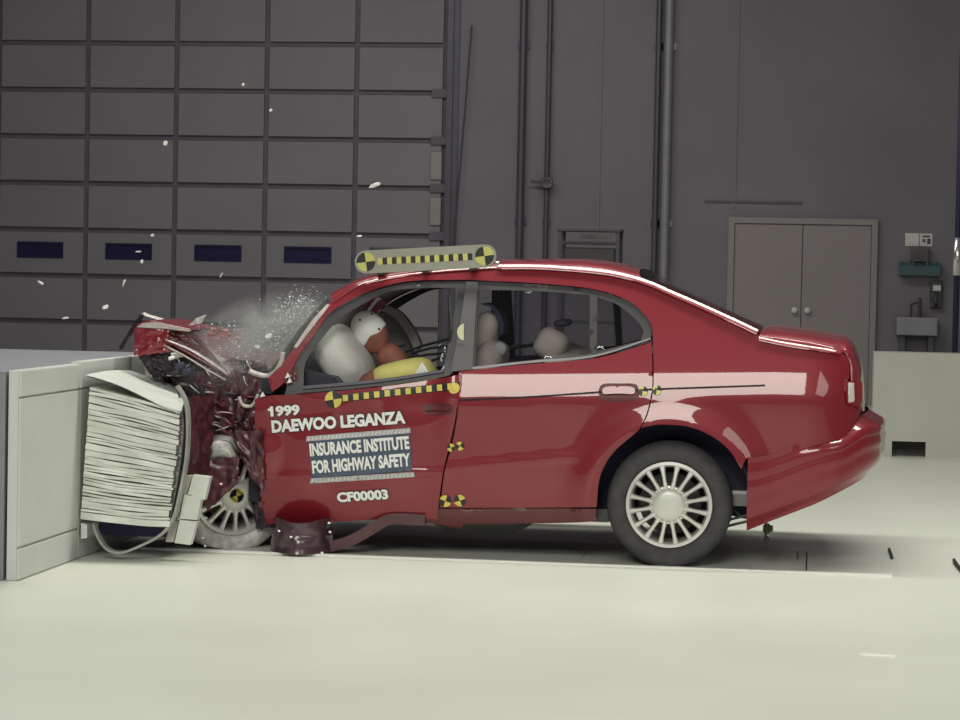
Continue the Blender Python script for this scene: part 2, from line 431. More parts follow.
mb = MB(); mb.tube([(1.1, YW-.12, 1.05), (1.1, YW-.12, 1.2), (1.16, YW-.2, 1.22)], .015, 8); mb.tube([(1.2, YW-.12, 1.05), (1.2, YW-.12, 1.28)], .02, 8); mb.build('tap', PIPED, sk)

# white low wall segment at the side, with a cut-out at its foot
YP = 20.15
a = P(874, 352, YP); x0 = a.x; zt = a.z; n0 = P(892, 441, YP); n1 = P(926, 441, YP)
q = [(x0, 0), (n0.x, 0), (n0.x, n0.z), (n1.x, n0.z), (n1.x, 0), (x0+3.2, 0), (x0+3.2, zt), (x0, zt)]
lw = empty('white_partition', (x0+1.6, YP, 0)); tag(lw, 'low white partition with a cut-out at its foot near the car trunk', 'partition')
mb = MB().prism([Vector((x, YP, z)) for x, z in q], (0, .35, 0))
mb.build('slab', mat('partition_paint', (0.43, 0.42, 0.37), 0.6, var=0.05, vscale=2), lw)
MB().box(n0.x, n1.x, YP+.30, YP+.349, 0, n0.z).build('cutout_back', UNDER, lw)
# dark post with a bright grip at the frame's edge
pp = empty('stand_pole', P(957, 400, 24.0)); pp.location.z = 0; tag(pp, 'dark upright pole with a bright metal sleeve beside the wall telephone', 'pole')
c = P(957.5, 250, 24.0)
MB().tube([(c.x, 24, .02), (c.x, 24, 4.6)], .03, 12).build('pole', NAVY, pp, True)
MB().tube([(c.x, 24, c.z-.25), (c.x, 24, c.z+.12)], .042, 12).build('sleeve', CHROME, pp, True)
MB().lathe([(.0, .03), (.18, .025), (.2, 0)], (c.x, 24, 0), (0, 0, 1), 20).build('base', NAVY, pp)

# equipment cabinet behind the car roof
eq = empty('equipment_cart', (-2.55, 26.6, 0)); tag(eq, 'dark grey equipment cart with shelves standing behind the car roof', 'cart')
a = P(558, 229, 26.5); b = P(619, 262, 26.5)
for x in (a.x, b.x-.04):
    for y in (26.5, 26.95): MB().box(x, x+.04, y, y+.04, .0, a.z, .005).build('post', PIPED, eq)
for z in (.35, .95, 1.55, a.z-.13): MB().box(a.x+.04, b.x-.04, 26.5, 26.99, z-.03, z, .005).build('shelf', BLACKTRIM, eq)
MB().box(a.x-.01, b.x+.01, 26.48, 27.0, a.z-.02, a.z+.01, .005).build('top', PIPED, eq)
MB().box(a.x+.06, b.x-.06, 26.55, 26.95, 1.56, a.z-.2, .02).build('case', BLACKTRIM, eq)
MB().box(a.x+.25, b.x-.1, 26.47, 26.50, a.z-.10, a.z-.05, .005).build('drawer_pull', UNDER, eq)

# steel runway let into the floor under the car
rw = empty('runway_plates', (-0.8, 12.6, 0)); tag(rw, kind='structure')
GRATE = mat('runway_grey', (0.53, 0.53, 0.475), 0.5, var=0.06, vscale=2)
MB().box(-3.4, 0.40, 11.835, 11.872, 0.0, 0.012).build('edge_strip', RAILW, rw)
xs = [-3.4, -2.25, -1.15, -0.065, -0.018, 0.45]
for a, b in zip(xs[:-1], xs[1:]):
    MB().box(a+.004, b-.004, 11.885, 12.86, 0.0, 0.004).build('plate', GRATE, rw)
for X, a, b in ((-.018, 11.89, 12.80), (-.065, 12.45, 12.80)):
    MB().box(X-.003, X+.003, a, b, 0.004, 0.0048).build('joint', BLK, rw)
tag(MB().tube([PZ(889, 549, .012), PZ(891, 554, .012), PZ(892, 558, .012)], .008, 6).build('bent_wire', BLK), 'short bent dark wire lying at the end of the runway plates', 'wire')
tag(MB().tube([PZ(954, 560, .012), PZ(957, 565, .012), PZ(962, 571, .012)], .010, 6).build('floor_cable', BLK), 'black cable end lying on the pale floor past the runway', 'cable')
tag(MB().prism([PZ(860, 653.5), PZ(896, 655.5), PZ(896, 657), PZ(860, 655)], (0, 0, .004)).build('floor_tape', RAILW), 'short strip of white tape on the open floor', 'tape')

# ================================================================== crash barrier block
XB = -3.563
br = empty('barrier_block', (XB-.8, 11.6, 0)); tag(br, 'massive white-faced crash barrier block standing on the floor', 'barrier')
ZT = 0.958
MB().box(XB-1.9, XB-.075, 10.49, 13.35, 0, ZT-.005, .01).build('block', mat('block_grey', (.22, .215, .235), .7, var=.06), br)
fp = MB().box(XB-.06, XB-.012, 10.486, 13.35, 0.0, ZT, .006).build('face_plate', WHITEP, br)
for z0, z1 in ((.004, .145), (.155, .83), (.84, ZT-.002)):
    MB().box(XB-.012, XB, 10.486+(0.0 if z0 != .155 else 0.0), 11.37, z0, z1, .004).build('panel', WHITEP, fp)
MB().box(XB-.05, XB+.004, 11.375, 12.95, .84, ZT+.012, .005).build('top_board', WHITEP, br)
MB().box(XB-.012, XB, 11.375, 13.3, .004, .835, .003).build('rear_panel', WHITEP, br)

# ---- deformable honeycomb element bolted to the block
YH = 11.36
hb = empty('deformable_barrier', (-3.3, 11.8, 0)); tag(hb, 'crushed aluminium honeycomb stack of pleated layers on the barrier face', 'barrier')
TL, TR_, BL, BR_ = P(90, 387, YH), P(181, 412, YH), P(80.5, 519, YH), P(168.5, 527, YH)
rnd = random.Random(4)
ts = [0.0]
while ts[-1] < .985: ts.append(ts[-1] + rnd.choice([.020, .026, .032, .042, .05]))
ts[-1] = 1.0
for a, b in zip(ts[:-1], ts[1:]):
    gap = .002 if rnd.random() < .75 else .005
    N = 10; ph = rnd.uniform(0, 6); amp = rnd.uniform(.001, .004); yo = rnd.uniform(-.003, .003); xo = rnd.uniform(-.010, .006); tilt = rnd.uniform(-.003, .003)
    vv = []; ff = []
    for i in range(N+1):
        u = i/N
        top = TL.lerp(TR_, u).lerp(BL.lerp(BR_, u), a); bot = TL.lerp(TR_, u).lerp(BL.lerp(BR_, u), b)
        ww = amp*math.sin(ph+u*7) - .018*math.sin(math.pi*u)*(a-.4)
        top = top + Vector((xo*(u-.0), yo+.004*math.sin(ph*2+u*9)+tilt*u, ww-gap/2)); bot = bot + Vector((xo*u, yo+.004*math.sin(ph*3+u*8)-tilt*u, ww+gap/2))
        d = Vector((0, .95, 0))
        vv += [bot, top, top+d, bot+d]
    for i in range(N):
        for k in range(4): ff.append((i*4+k, i*4+(k+1) % 4, i*4+4+(k+1) % 4, i*4+4+k))
    ff += [(3, 2, 1, 0), (N*4, N*4+1, N*4+2, N*4+3)]
    autosmooth(obj('layer', vv, ff, ALUM, hb), 40)
MB().prism([TL+Vector((.03, .05, -.01)), TR_+Vector((-.03, .05, -.01)), BR_+Vector((-.03, .05, .01)), BL+Vector((.03, .05, .01))], (0, .85, 0)).build('core', ALUMD, hb)
# bent cover sheet on top
nl, nr = P(85, 375, YH-.01), P(182, 412, YH-.01)
fl_, fr_ = P(132, 371, 12.15), P(176, 388, 12.15)
def cov(u, v):
    q = nl.lerp(nr, u).lerp(fl_.lerp(fr_, u), v); return q + Vector((0, 0, .012*math.sin(u*5+v*3)+.02*math.sin(math.pi*u)*v))
mb = MB(); mb.grid(cov, 12, 10); mb.grid(lambda u, v: cov(u, v)-Vector((0, 0, .006)), 12, 10)
mb.build('cover_sheet', ALUM, hb, True)
# side skin curling down the car side and hanging strap
def ribbon(pts, width, th=.004):
    C = curve_pts(pts, 6); L = [P(q.x, q.y, YH) for q in C]; mb = MB(); vv = []
    for i, q in enumerate(L):
        t = (L[min(i+1, len(L)-1)]-L[max(i-1, 0)]).normalized(); nrm = Vector((-t.z, 0, t.x))*th
        vv += [q+nrm, q-nrm, q-nrm+Vector((0, width, 0)), q+nrm+Vector((0, width, 0))]
    ff = [(i*4+k, i*4+(k+1) % 4, i*4+4+(k+1) % 4, i*4+4+k) for i in range(len(L)-1) for k in range(4)]
    ff += [(3, 2, 1, 0), (len(vv)-4, len(vv)-3, len(vv)-2, len(vv)-1)]
    return mb.add(vv, ff)
ribbon([(176, 386), (184, 400), (187, 420), (186, 455), (180, 490), (172, 520), (160, 535), (140, 546), (120, 553), (106, 549), (97, 536), (93, 524)], .05, .006).build('strap', ALUMD, hb)
ribbon([(182, 410), (183.5, 430), (180, 465), (174, 500), (169, 522)], .06, .003).build('side_skin', UNDER, hb)
MB().box(-3.555, -3.10, 11.55, 12.2, .10, .185, .01).build('lower_tray', NAVY, hb)
MB().prism([P(81, 523, YH), P(87, 525, YH), P(87, 538, YH), P(81, 539, YH)], (0, .3, 0)).build('mount_tab', WHITEP, hb)
for poly in ([(193, 475), (210, 477), (204.5, 500), (188, 494)], [(184, 494.5), (201.5, 497.5), (197, 520), (179.6, 518.5)], [(179.6, 520), (197, 521.5), (190, 545), (174.5, 543)]):
    o = MB().prism([P(x, y, 11.44) for x, y in poly], (0, .05, 0)).build('bumper_block', ALUM, hb)
    o2 = MB().prism([P(x-9, y+(1 if k in (0, 1) else -1), 11.46) for k, (x, y) in enumerate([poly[0], (poly[0][0]+8, poly[0][1]), (poly[3][0]+8, poly[3][1]), poly[3]])], (0, .05, 0)).build('bumper_block_cell', mat('cell_tan', (.42, .40, .35), .7, var=.2), hb)

# ================================================================== the car
car = empty('car', (-1.4, YC, 0))
tag(car, 'dark red four-door sedan with crushed front end and white door lettering', 'car')
C1 = 1
def fold(x, z, s, seed):
    return noise.noise(Vector((x*s+seed, z*s*1.3, seed*1.7)))
def ridged(x, z, s, seed):
    return 1-2*abs(noise.noise(Vector((x*s+seed, z*s, seed*2.1))))
def fdoor(X, Z):
    o = side(X, Z)
    o += -0.030*math.exp(-((X+1.80)/.06)**2)*smoothstep(.5, .95, Z)          # rear edge sprung outwards
    o += 0.014*math.exp(-((X+1.95)/.16)**2 - ((Z-.80)/.05)**2)               # dent round the handle
    o += 0.010*ridged(X, Z, 3.0, 2.3)*smoothstep(-2.1, -2.75, X)             # buckles towards the hinges
    o += 0.006*fold(X, Z, 5.0, 7.1)
    o -= 0.012*math.exp(-((Z-(.418+.061*(X+2.2)))/.012)**2)                   # bodyside rib
    return o
def rdoor(X, Z):
    return side(X, Z) - 0.008*math.exp(-((Z-(.472+.13*(X+1.7)))/.014)**2)*smoothstep(-1.0, -1.2, X)
def ffender(X, Z):
    return side(X, Z) + .03 + .035*ridged(X, Z, 6.0, 3.3) + .02*ridged(X, Z, 13.0, 5.5)

# ---- painted body side with the A pillar, roof rail, C pillar and rear quarter
quarter = [(653, 341, 1), (653.5, 385), (648.5, 412), (641, 428, 1), (652, 425.5), (663, 424.5), (690, 427), (713, 437), (730, 451), (741, 469, 1),
  (746, 458.5, 1), (790, 451.5), (848, 437, 1), (856, 421), (863, 408, 1), (855, 405.5), (846.5, 405.5, 1), (844.5, 392), (845, 379.5, 1), (849.5, 379, 1), (849.5, 366), (846.5, 357), (841, 352.5, 1),
  (800, 346.5), (759, 338.5, 1), (756, 332.5), (735, 322), (700, 306), (670, 293), (650, 284), (625, 276.5), (600, 272), (560, 268.5), (500, 267), (440, 271), (400, 275.5), (371, 281), (353, 288), (333, 301, 1),
  (326.5, 305), (312, 322), (295, 347), (279, 367), (268, 378, 1), (272, 392, 1), (285, 381), (300, 354), (313, 336), (328, 314, 1), (345, 302.5), (365, 293), (390, 285), (415, 280.7), (464, 279.8), (478, 280.3), (536, 283.2), (591, 288.7), (626, 299.5), (643, 313), (651.5, 326)]
panel('body_side', quarter, PAINT, car, step=.022)
panel('body_side', quarter, PAINT, car, step=.035, mirror=True)

# ---- rear door
rd_out = [(459, 371.5, 1), (530, 364), (594, 358.5), (640, 346), (651.5, 341.5, 1), (652.3, 385), (647, 412), (639.5, 428.5, 1), (636, 432.5), (613, 453), (600, 476.5), (596.5, 507, 1), (520, 507.8), (440.5, 507.5, 1), (441, 500), (445, 470), (452, 445), (457.5, 415), (458.5, 398)]
rdo = panel('rear_door', rd_out, PAINT, car, fn=rdoor, step=.022)
rdm = panel('rear_door', rd_out, PAINT, car, fn=rdoor, step=.04, mirror=True)
rf_out = [(467, 281, 1), (536, 284.2), (591, 289.7), (626, 300.5), (643, 314), (650.7, 326.5), (650.7, 338.5, 1), (640, 344), (594, 357), (530, 362.5), (466, 370, 1), (452, 371.5, 1)]
rg = [(479, 290, 1), (535, 291), (589.5, 295, 1), (589.5, 353.7, 1), (530, 360.5), (474.5, 366.5, 1)]
qg = [(597.5, 297.5, 1), (615, 303.5), (632, 316), (643, 329.5), (640.5, 340.5, 1), (597, 352, 1)]
for mir, par in ((False, rdo), (True, rdm)):
    panel('window_frame', rf_out, BLACKTRIM, par, holes=[rg, qg], step=.03, off=.012, mirror=mir)
    panel('window_glass', [(477, 289, 1), (535, 290), (591, 294, 1), (591, 355, 1), (530, 362), (473, 368, 1)], SIDEG, par, off=.022, thick=.004, mirror=mir)
    panel('quarter_glass', [(596, 296, 1), (615, 302), (633, 315), (644.5, 329.5), (642, 342, 1), (595, 354, 1)], SIDEG, par, off=.022, thick=.004, mirror=mir)
panel('belt_moulding', [(466, 367.8, 1), (530, 360.6), (594, 354.8), (650.5, 337.8, 1), (650.5, 339.5, 1), (594, 357), (530, 363), (466, 370, 1)], mat('trim_grey', (.22, .21, .22), .35, .3, var=.1), rdo, off=.002, thick=.012)
panel('divider_bar', [(589.8, 294, 1), (597, 296, 1), (596.5, 354, 1), (589.8, 355.5, 1)], BLACKTRIM, rdo, off=.004, thick=.01)
# handle: dark outline painting in the recess shade, a dark cup and a grip bar
def handle(cx, cy, par, ma, fn, w_=20, h_=10):
    panel('handle_recess_shade', [(cx-w_*1.05, cy-h_*1.12), (cx, cy-h_*1.32), (cx+w_*1.05, cy-h_*1.12), (cx+w_*1.08, cy+h_*.6), (cx, cy+h_*.92), (cx-w_*1.08, cy+h_*.6)], BLACKTRIM, par, fn=fn, off=-.0015, thick=.003, step=.01)
    panel('handle_cup', [(cx-w_*1.0, cy-h_*1.05), (cx, cy-h_*1.25), (cx+w_*1.0, cy-h_*1.05), (cx+w_*1.03, cy+h_*.55), (cx, cy+h_*.85), (cx-w_*1.03, cy+h_*.55)], mat('handle_cup_red', (.11, .008, .013), .5, var=.1), par, fn=fn, off=-.004, thick=.004, step=.01)
    h = panel('door_handle', [(cx-w_*.85, cy-h_*.85), (cx, cy-h_*1.0), (cx+w_*.85, cy-h_*.85), (cx+w_*.87, cy-h_*.05), (cx, cy-h_*.1), (cx-w_*.87, cy-h_*.05)], ma, par, fn=fn, off=-.022, thick=.018, step=.01)
    return h
handle(619, 394, rdo, PAINT, rdoor, 17, 8)
panel('body_line', [(458.5, 399.3, 1), (530, 396), (600, 391.2), (638, 389.3), (652, 388.3, 1), (652, 389.8, 1), (638, 390.8), (600, 392.8), (530, 397.5), (458.5, 400.9, 1)], DARK, rdo, fn=rdoor, off=-.006, thick=.003, step=.012)
panel('body_line', [(655, 388.2, 1), (700, 386.7), (765, 384.5, 1), (765, 385.9, 1), (700, 388.2), (655, 389.7, 1)], DARK, car, off=-.006, thick=.003, step=.012)

# ---- front door, buckled
fd_out = [(255, 399, 1), (270, 395.5), (303, 394), (380, 387), (440, 378.5), (461, 374, 1), (460.5, 386), (456.5, 412), (450.5, 441), (443.5, 470), (439, 500), (437.5, 519.5, 1), (400, 518.5), (350, 521), (300, 523), (266, 524, 1), (262, 500), (258.5, 470), (256.5, 440), (254.5, 415)]
fdo = panel('front_door', fd_out, PAINT, car, fn=fdoor, step=.018)
fdm = panel('front_door', fd_out, PAINT, car, fn=side, step=.05, mirror=True)
ff_out = [(284, 396, 1), (290, 376), (300, 355), (313, 337), (328, 315), (345, 303.7), (365, 294.3), (390, 286.3), (415, 282), (466, 281.2, 1), (458, 340), (452, 373.5, 1), (440, 377.5), (380, 386), (303, 393, 1)]
ff_in = [(303, 386, 1), (305, 363), (320, 340), (339, 319), (368, 301), (394, 290.5), (430, 288), (457.5, 288, 1), (456, 300), (443.5, 369.5, 1), (380, 379)]
ffr = panel('window_frame', ff_out, BLACKTRIM, fdo, holes=[ff_in], step=.022, off=.010)
panel('window_frame', ff_out, BLACKTRIM, fdm, holes=[ff_in], step=.05, off=.010, mirror=True)
panel('pillar_cover', [(466.5, 281.6, 1), (478, 282.2, 1), (474.5, 330), (472.5, 369.3, 1), (451, 371.5, 1), (459, 330)], mat('pillar_grey', (.085, .08, .08), .5, var=.1), car, off=-.002, thick=.02)
handle(438, 410.5, fdo, CRUMP, fdoor, 13, 5)
panel('sill_flange', [(303, 386.5, 1), (380, 379.5), (444, 370, 1), (444, 372, 1), (380, 382), (303, 389, 1)], PIPED, fdo, off=-.004, thick=.03)

# ---- sill under the doors, bent at its front
def fsill(X, Z): return side(X, Z)+.012
panel('sill', [(437, 509, 1), (596, 508.8, 1), (597, 521.5, 1), (560, 523), (464, 524, 1), (461, 528, 1), (425, 522.5), (392, 517.5, 1), (400, 514), (437, 515, 1)], mat('sill_dark_red', (.10, .012, .016), .45, coat=.4, var=.2), car, fn=fsill, thick=.05)
def strip3(name, near, wid, ma, par, Y, depth, th=.006):
    C = curve_pts(near, 6); vv = []
    L = [P(q.x, q.y, Y) for q in C]
    for i, q in enumerate(L):
        t = (L[min(i+1, len(L)-1)]-L[max(i-1, 0)]).normalized(); nrm = Vector((-t.z, 0, t.x))*wid/2
        vv += [q+nrm, q-nrm, q-nrm*.6+Vector((0, depth, 0)), q+nrm*.6+Vector((0, depth, 0))]
    ff = [(i*4+k, i*4+(k+1) % 4, i*4+4+(k+1) % 4, i*4+4+k) for i in range(len(L)-1) for k in range(4)] + [(3, 2, 1, 0), (len(vv)-4, len(vv)-3, len(vv)-2, len(vv)-1)]
    return obj(name, vv, ff, ma, par)
strip3('torn_sill_strip', [(300, 552), (325, 548), (352, 540), (375, 527), (392, 519), (425, 520)], .055, mat('liner_maroon', (.075, .022, .026), .45, coat=.3, var=.3), car, 11.93, .12)

# ---- roof, rear glass, boot lid
loft('roof', [(333, 301), (353, 288), (371, 281), (400, 275.5), (440, 271), (500, 267), (560, 268.5), (600, 272), (625, 276.5), (643, 281)],
     [(352, 288), (375, 277), (400, 270), (440, 263.5), (498, 260), (545, 258.8), (586, 259), (615, 262), (645, 269)], PAINT, car, 40, 2.6)
loft('rear_glass', [(643.5, 281.5), (670, 293), (700, 306), (735, 322), (757, 332.5)], [(646, 269.5), (680, 289), (712, 305), (745, 321), (768, 329.5)], REARG, car, 26, 2.6)
loft('headliner', [(338, 303), (365, 293), (400, 286), (440, 282), (500, 280), (560, 281), (600, 285), (640, 292)],
     [(358, 296), (385, 286), (410, 281), (450, 275), (500, 271.5), (550, 270.5), (590, 271), (640, 277)], mat('headliner_grey', (.16, .15, .16), .9, var=.08), car, 20, 2.6, nfn=lambda X, Z: side(X, Z)+.05)
bl = loft('boot_lid', [(758, 338.3), (800, 346.2), (841, 352.2), (846.8, 357), (850, 366), (851, 379), (852, 404)],
     [(765, 326.5), (776, 325), (805, 328.5), (832, 333), (847, 336.5), (855, 346), (861.5, 366), (863, 384), (864, 407)], PAINT, car, 40, 3.0)
def highlight_strip(name, pts, par, ma=PAINT, width=.026, a0=40, a1=50, nseg=4, dy=-.008):
    """strip added along the body side: narrow, convex, tilted to catch the overhead bank as a highlight"""
    L = [PS(q.x, q.y) for q in curve_pts(pts, 6)]; rows = []
    for i, q in enumerate(L):
        t = (L[min(i+1, len(L)-1)]-L[max(i-1, 0)]); t.y = 0; t.normalize(); up = Vector((-t.z, 0, t.x))
        p = q + Vector((0, dy, 0)) - up*.006; row = [p+Vector((0, .02-dy, -.004))+up*-.004, p-up*.004+Vector((0, -.001, 0)), p]
        for k in range(nseg):
            a = R(90-(a0+(a1-a0)*(k+.5)/nseg)); p = p + (up*math.sin(a)+Vector((0, 1, 0))*math.cos(a))*(width/nseg); row.append(p)
        row.append(p+Vector((0, .012, -.004))); rows.append(row)
    W = len(rows[0])
    o = obj(name, [q for r_ in rows for q in r_], [(i*W+k, (i+1)*W+k, (i+1)*W+k+1, i*W+k+1) for i in range(len(rows)-1) for k in range(W-1)], ma, par, True)
    return autosmooth(o, 25)
highlight_strip('roof_highlight_strip', [(334, 300.5), (353, 287.5), (371, 280.8), (400, 275.2), (440, 270.8), (480, 268), (497, 267.2)], car, width=.016)
highlight_strip('roof_highlight_strip', [(498, 267.2), (530, 267.2), (560, 268.6), (600, 272.2), (625, 276.7), (650, 284.2), (670, 293), (700, 306), (735, 322), (757, 332.5)], car, width=.030, dy=-.024)  # added strip, angled to draw a highlight along rail and C pillar
highlight_strip('boot_highlight_strip', [(759, 338.5), (780, 343), (800, 346.4), (825, 350), (841, 352.4)], car, width=.022, dy=-.018)
# rear light wrapping round the corner
tl = panel('tail_light', [(846, 381, 1), (854, 381), (862, 381.5, 1), (862.5, 392), (862, 403, 1), (855, 404.5), (847, 404.5, 1), (845.5, 392)], REDL, car, off=-.006, thick=.02, step=.008)
panel('clear_lens', [(848, 382.5, 1), (855, 382.7, 1), (855.5, 401.5, 1), (848.5, 402.5, 1)], CLRL, tl, off=-.011, thick=.006, step=.008)

# ---- rear bumper, wrapped round the tail
def bumper():
    nseg = 44; mb = MB(); rows = []
    Xs, Xe_ = -0.315, 0.372
    path = []
    for k in range(14): x = Xs + (0.02-Xs)*k/14; path.append((x, 0.0))
    for k in range(12): a = math.pi/2*k/12; path.append((0.02+(Xe_-.035-.02)*math.sin(a), .34*(1-math.cos(a))))
    for k in range(7): path.append((Xe_-.035+.035*math.sin(math.pi/2*k/6), .34+(HW-.34)*k/6))
    def prof(x, yo, i):
        t = smoothstep(-.3, .3, x)
        zt = .565 + .125*smoothstep(-.3, .12, x) + .085*smoothstep(.12, .27, x); zb = .195 + .42*(x+.315)
        out = []
        for j in range(15):
            u = j/14; z = zb+(zt-zb)*u
            ins = .03*(1-smoothstep(0, .35, u))**2*2 + .0 + (.085*smoothstep(.78, 1, u)**1.5 if x > .1 else .085*smoothstep(.78, 1, u)**1.5*smoothstep(-.1, .15, x))
            ins -= .008*math.exp(-((u-.58)/.05)**2) + .006*math.exp(-((u-.78)/.04)**2)
            out.append((z, ins))
        return out
    pts = []
    n = len(path)
    for i, (x, yo) in enumerate(path):
        a = path[max(i-1, 0)]; b = path[min(i+1, n-1)]
        tx, ty = b[0]-a[0], b[1]-a[1]; L = math.hypot(tx, ty); nx, ny = -ty/L, tx/L          # inward normal
        base = side(x, .5) if x < .0 else side(-.0, .5)
        pr_ = prof(x, yo, i)
        pts.append([Vector((x+nx*ins, base+yo+ny*ins-.004, z)) for z, ins in pr_])
    for row in reversed(pts[:-1]): pts.append([Vector((q.x, 2*YC-q.y, q.z)) for q in row])
    W = 15
    return obj('rear_bumper', [q for r_ in pts for q in r_], [(i*W+k, (i+1)*W+k, (i+1)*W+k+1, i*W+k+1) for i in range(len(pts)-1) for k in range(W-1)], PAINT, car, True)
bumper()
MB().box(-.12, .12, Y0+.35, YC*2-Y0-.35, .50, .64, .03).build('bumper_beam', DARK, car)

# ---- wheels
def wheel(cpos, M, ma_t, flat=0.0, name='wheel', marker=False, rt=.313, dent=0):
    wh = empty(name, cpos, car); c = Vector(cpos)
    def W(q): return c + M @ Vector(q)
    def put(nm, mb, ma, par=wh, mats=None):
        mb.v = [W(q) for q in mb.v]; return autosmooth(mb.build(nm, ma, par, True, mats), 40)
    prof = [(.212, .01), (.222, -.005), (.245, -.018), (.275, -.016), (.296, .0), (.308, .022), (rt, .05), (rt, .15), (.305, .18), (.28, .205), (.22, .205), (.205, .18)]
    mb = MB().lathe(prof, (0, 0, 0), (0, 1, 0), 72, True)
    if flat:
        for q in mb.v:
            lim = -rt+flat
            if q.z < lim+.06:
                k = (lim+.06-q.z)/(.06+flat); q.y += (-.05 if q.y < .1 else .05)*k*k; q.x *= 1+.10*k
                if q.z < lim: q.z = lim
    put('tyre', mb, ma_t)
    mb = MB().lathe([(.214, .004), (.214, -.008), (.198, -.010), (.188, .002), (.188, .02), (.185, .16), (.200, .17), (.214, .16)], (0, 0, 0), (0, 1, 0), 64, True)
    put('rim', mb, ALLOY)
    put('brake_disc', MB().lathe([(.0, .10), (.155, .10), (.155, .115), (0, .115)], (0, 0, 0), (0, 1, 0), 40), mat('disc_dark', (.045, .042, .04), .6, .3, var=.2))
    for k in range(16):
        a = 2*math.pi*(k+.5)/16; ca, sa = math.cos(a), math.sin(a)
        vv = []
        for r_, h, y in ((.078, .0150, -.014), (.12, .0105, -.010), (.16, .0115, -.006), (.196, .016, -.002)):
            for s_, yy in ((-1, 0), (-.55, -.008), (.55, -.008), (1, 0), (.8, .022), (-.8, .022)):
                vv.append((ca*r_-sa*s_*h, y+yy, sa*r_+ca*s_*h))
        ff = [(i*6+j, i*6+(j+1) % 6, i*6+6+(j+1) % 6, i*6+6+j) for i in range(3) for j in range(6)]
        if dent and k in dent: continue
        put('spoke', MB().add(vv, ff), ALLOY)
    put('hub_cap', MB().lathe([(.0, -.036), (.05, -.034), (.076, -.028), (.084, -.018), (.086, .02), (0, .02)], (0, 0, 0), (0, 1, 0), 40), HUBC)
    put('hub_ring', MB().lathe([(.084, -.016), (.094, -.014), (.098, .0), (.086, .01)], (0, 0, 0), (0, 1, 0), 40, True), ALLOY)
    if marker:
        mb = MB()
        for k in range(4):
            mb.mi = k % 2
            arc = [(0, -.041, 0)] + [(.036*math.cos(R(20)+math.pi/2*(k+j/8)), -.041, .036*math.sin(R(20)+math.pi/2*(k+j/8))) for j in range(9)]
            mb.prism(arc, (0, .006, 0))
        put('target_marker', mb, YEL, mats=[YEL, BLK])
    return wh
I3 = Matrix.Identity(3)
wc = P(669, 505, Y0+.02); wc.z = .3125
wheel(wc, I3, RUBBER, flat=.006)
FARM = Matrix.Rotation(math.pi, 3, 'Z')
wheel(Vector((wc.x, 2*YC-wc.y, wc.z)), FARM, RUBBER, flat=.006)
fc = P(235, 497, 12.0)
M1 = Matrix.Rotation(R(28), 3, 'Z') @ Matrix.Rotation(R(7), 3, 'X') @ Matrix.Rotation(R(8), 3, 'Y')
wheel((fc.x, fc.y, .284), M1, DUSTRUB, flat=.030, marker=True)
wheel((fc.x-.35, 2*YC-Y0, .3125), FARM, RUBBER, flat=.006)
# wheel housing
mb = MB()
mb.grid(lambda u, v: Vector((-.70+.405*math.cos(math.pi*(1.12*u-.06)), Y0+.030+.30*v, .300+.435*math.sin(math.pi*(1.12*u-.06)))), 30, 4)
mb.grid(lambda u, v: Vector((-.70+.405*v*math.cos(math.pi*(1.12*u-.06)), Y0+.33, .300+.435*v*math.sin(math.pi*(1.12*u-.06)))), 30, 3)
mb.build('wheel_housing', NAVY, car, True)

# ---- underside
MB().box(-2.55, -1.0, Y0+.14, 2*YC-Y0-.14, .20, .27, .02).build('floor_pan', UNDER, car)
MB().box(-.95, .05, Y0+.36, 2*YC-Y0-.36, .46, .56, .02).build('boot_floor', UNDER, car)
mb = MB(); mb.tube([(-1.95, Y0+.3, .19), (-1.85, Y0+.3, .185), (-1.5, Y0+.3, .185), (-1.42, Y0+.3, .19)], [.03, .07, .07, .03], 14); autosmooth(mb.build('silencer', UNDER, car))
MB().tube([(-1.42, Y0+.3, .19), (-1.0, Y0+.42, .25), (-.3, Y0+.45, .30), (-.16, Y0+.45, .31)], .025, 10).build('exhaust_pipe', UNDER, car, True)
a = P(734, 490, Y0+.16); b = P(748, 507, Y0+.16)
MB().box(a.x-.05, b.x+.03, Y0+.16, Y0+.40, b.z, a.z, .02).build('rear_silencer', mat('silencer_grey', (.20, .19, .19), .45, .5, var=.2), car)
mb = MB()
for p0, p1 in (((728, 520), (752, 514)), ((728, 526), (752, 520)), ((733, 507), (741, 517))):
    mb.tube([P(*p0, Y0+.25), P(*p1, Y0+.25)], .007, 8)
mb.build('suspension_link', UNDER, car)
panel('mud_flap', [(746, 492, 1), (756, 508), (762, 515), (751, 527.5, 1), (748.5, 512)], CRUMP, car, off=.02, thick=.012)
# towing chain under the tail: each link is a ring
hk = empty('tow_chain', P(767, 515, Y0+.22), car)
pr0 = [(767.5, 515), (766, 521), (767, 526.5), (765.5, 532), (766.5, 538), (766, 544)]
for i, (x, y) in enumerate(pr0):
    c = P(x, y+2, Y0+.22); ax = Vector((1, 0, .1)) if i % 2 else Vector((.1, 1, 0)); u = Vector((0, 0, 1)); w_ = ax.cross(u).normalized()
    rr = .016 if i in (2, 3) else .011
    mb = MB().tube([c+u*rr*1.5*math.cos(t*math.pi/6)+w_*rr*math.sin(t*math.pi/6) for t in range(13)], .0055, 6, False)
    mb.build('link', mat('chain_dark', (.05, .05, .035), .6, .4, var=.2), hk, True)
c = P(767, 528, Y0+.22); MB().box(c.x-.02, c.x+.03, c.y-.012, c.y+.012, c.z-.018, c.z+.014, .005).build('hook', MATS['chain_dark'], hk)

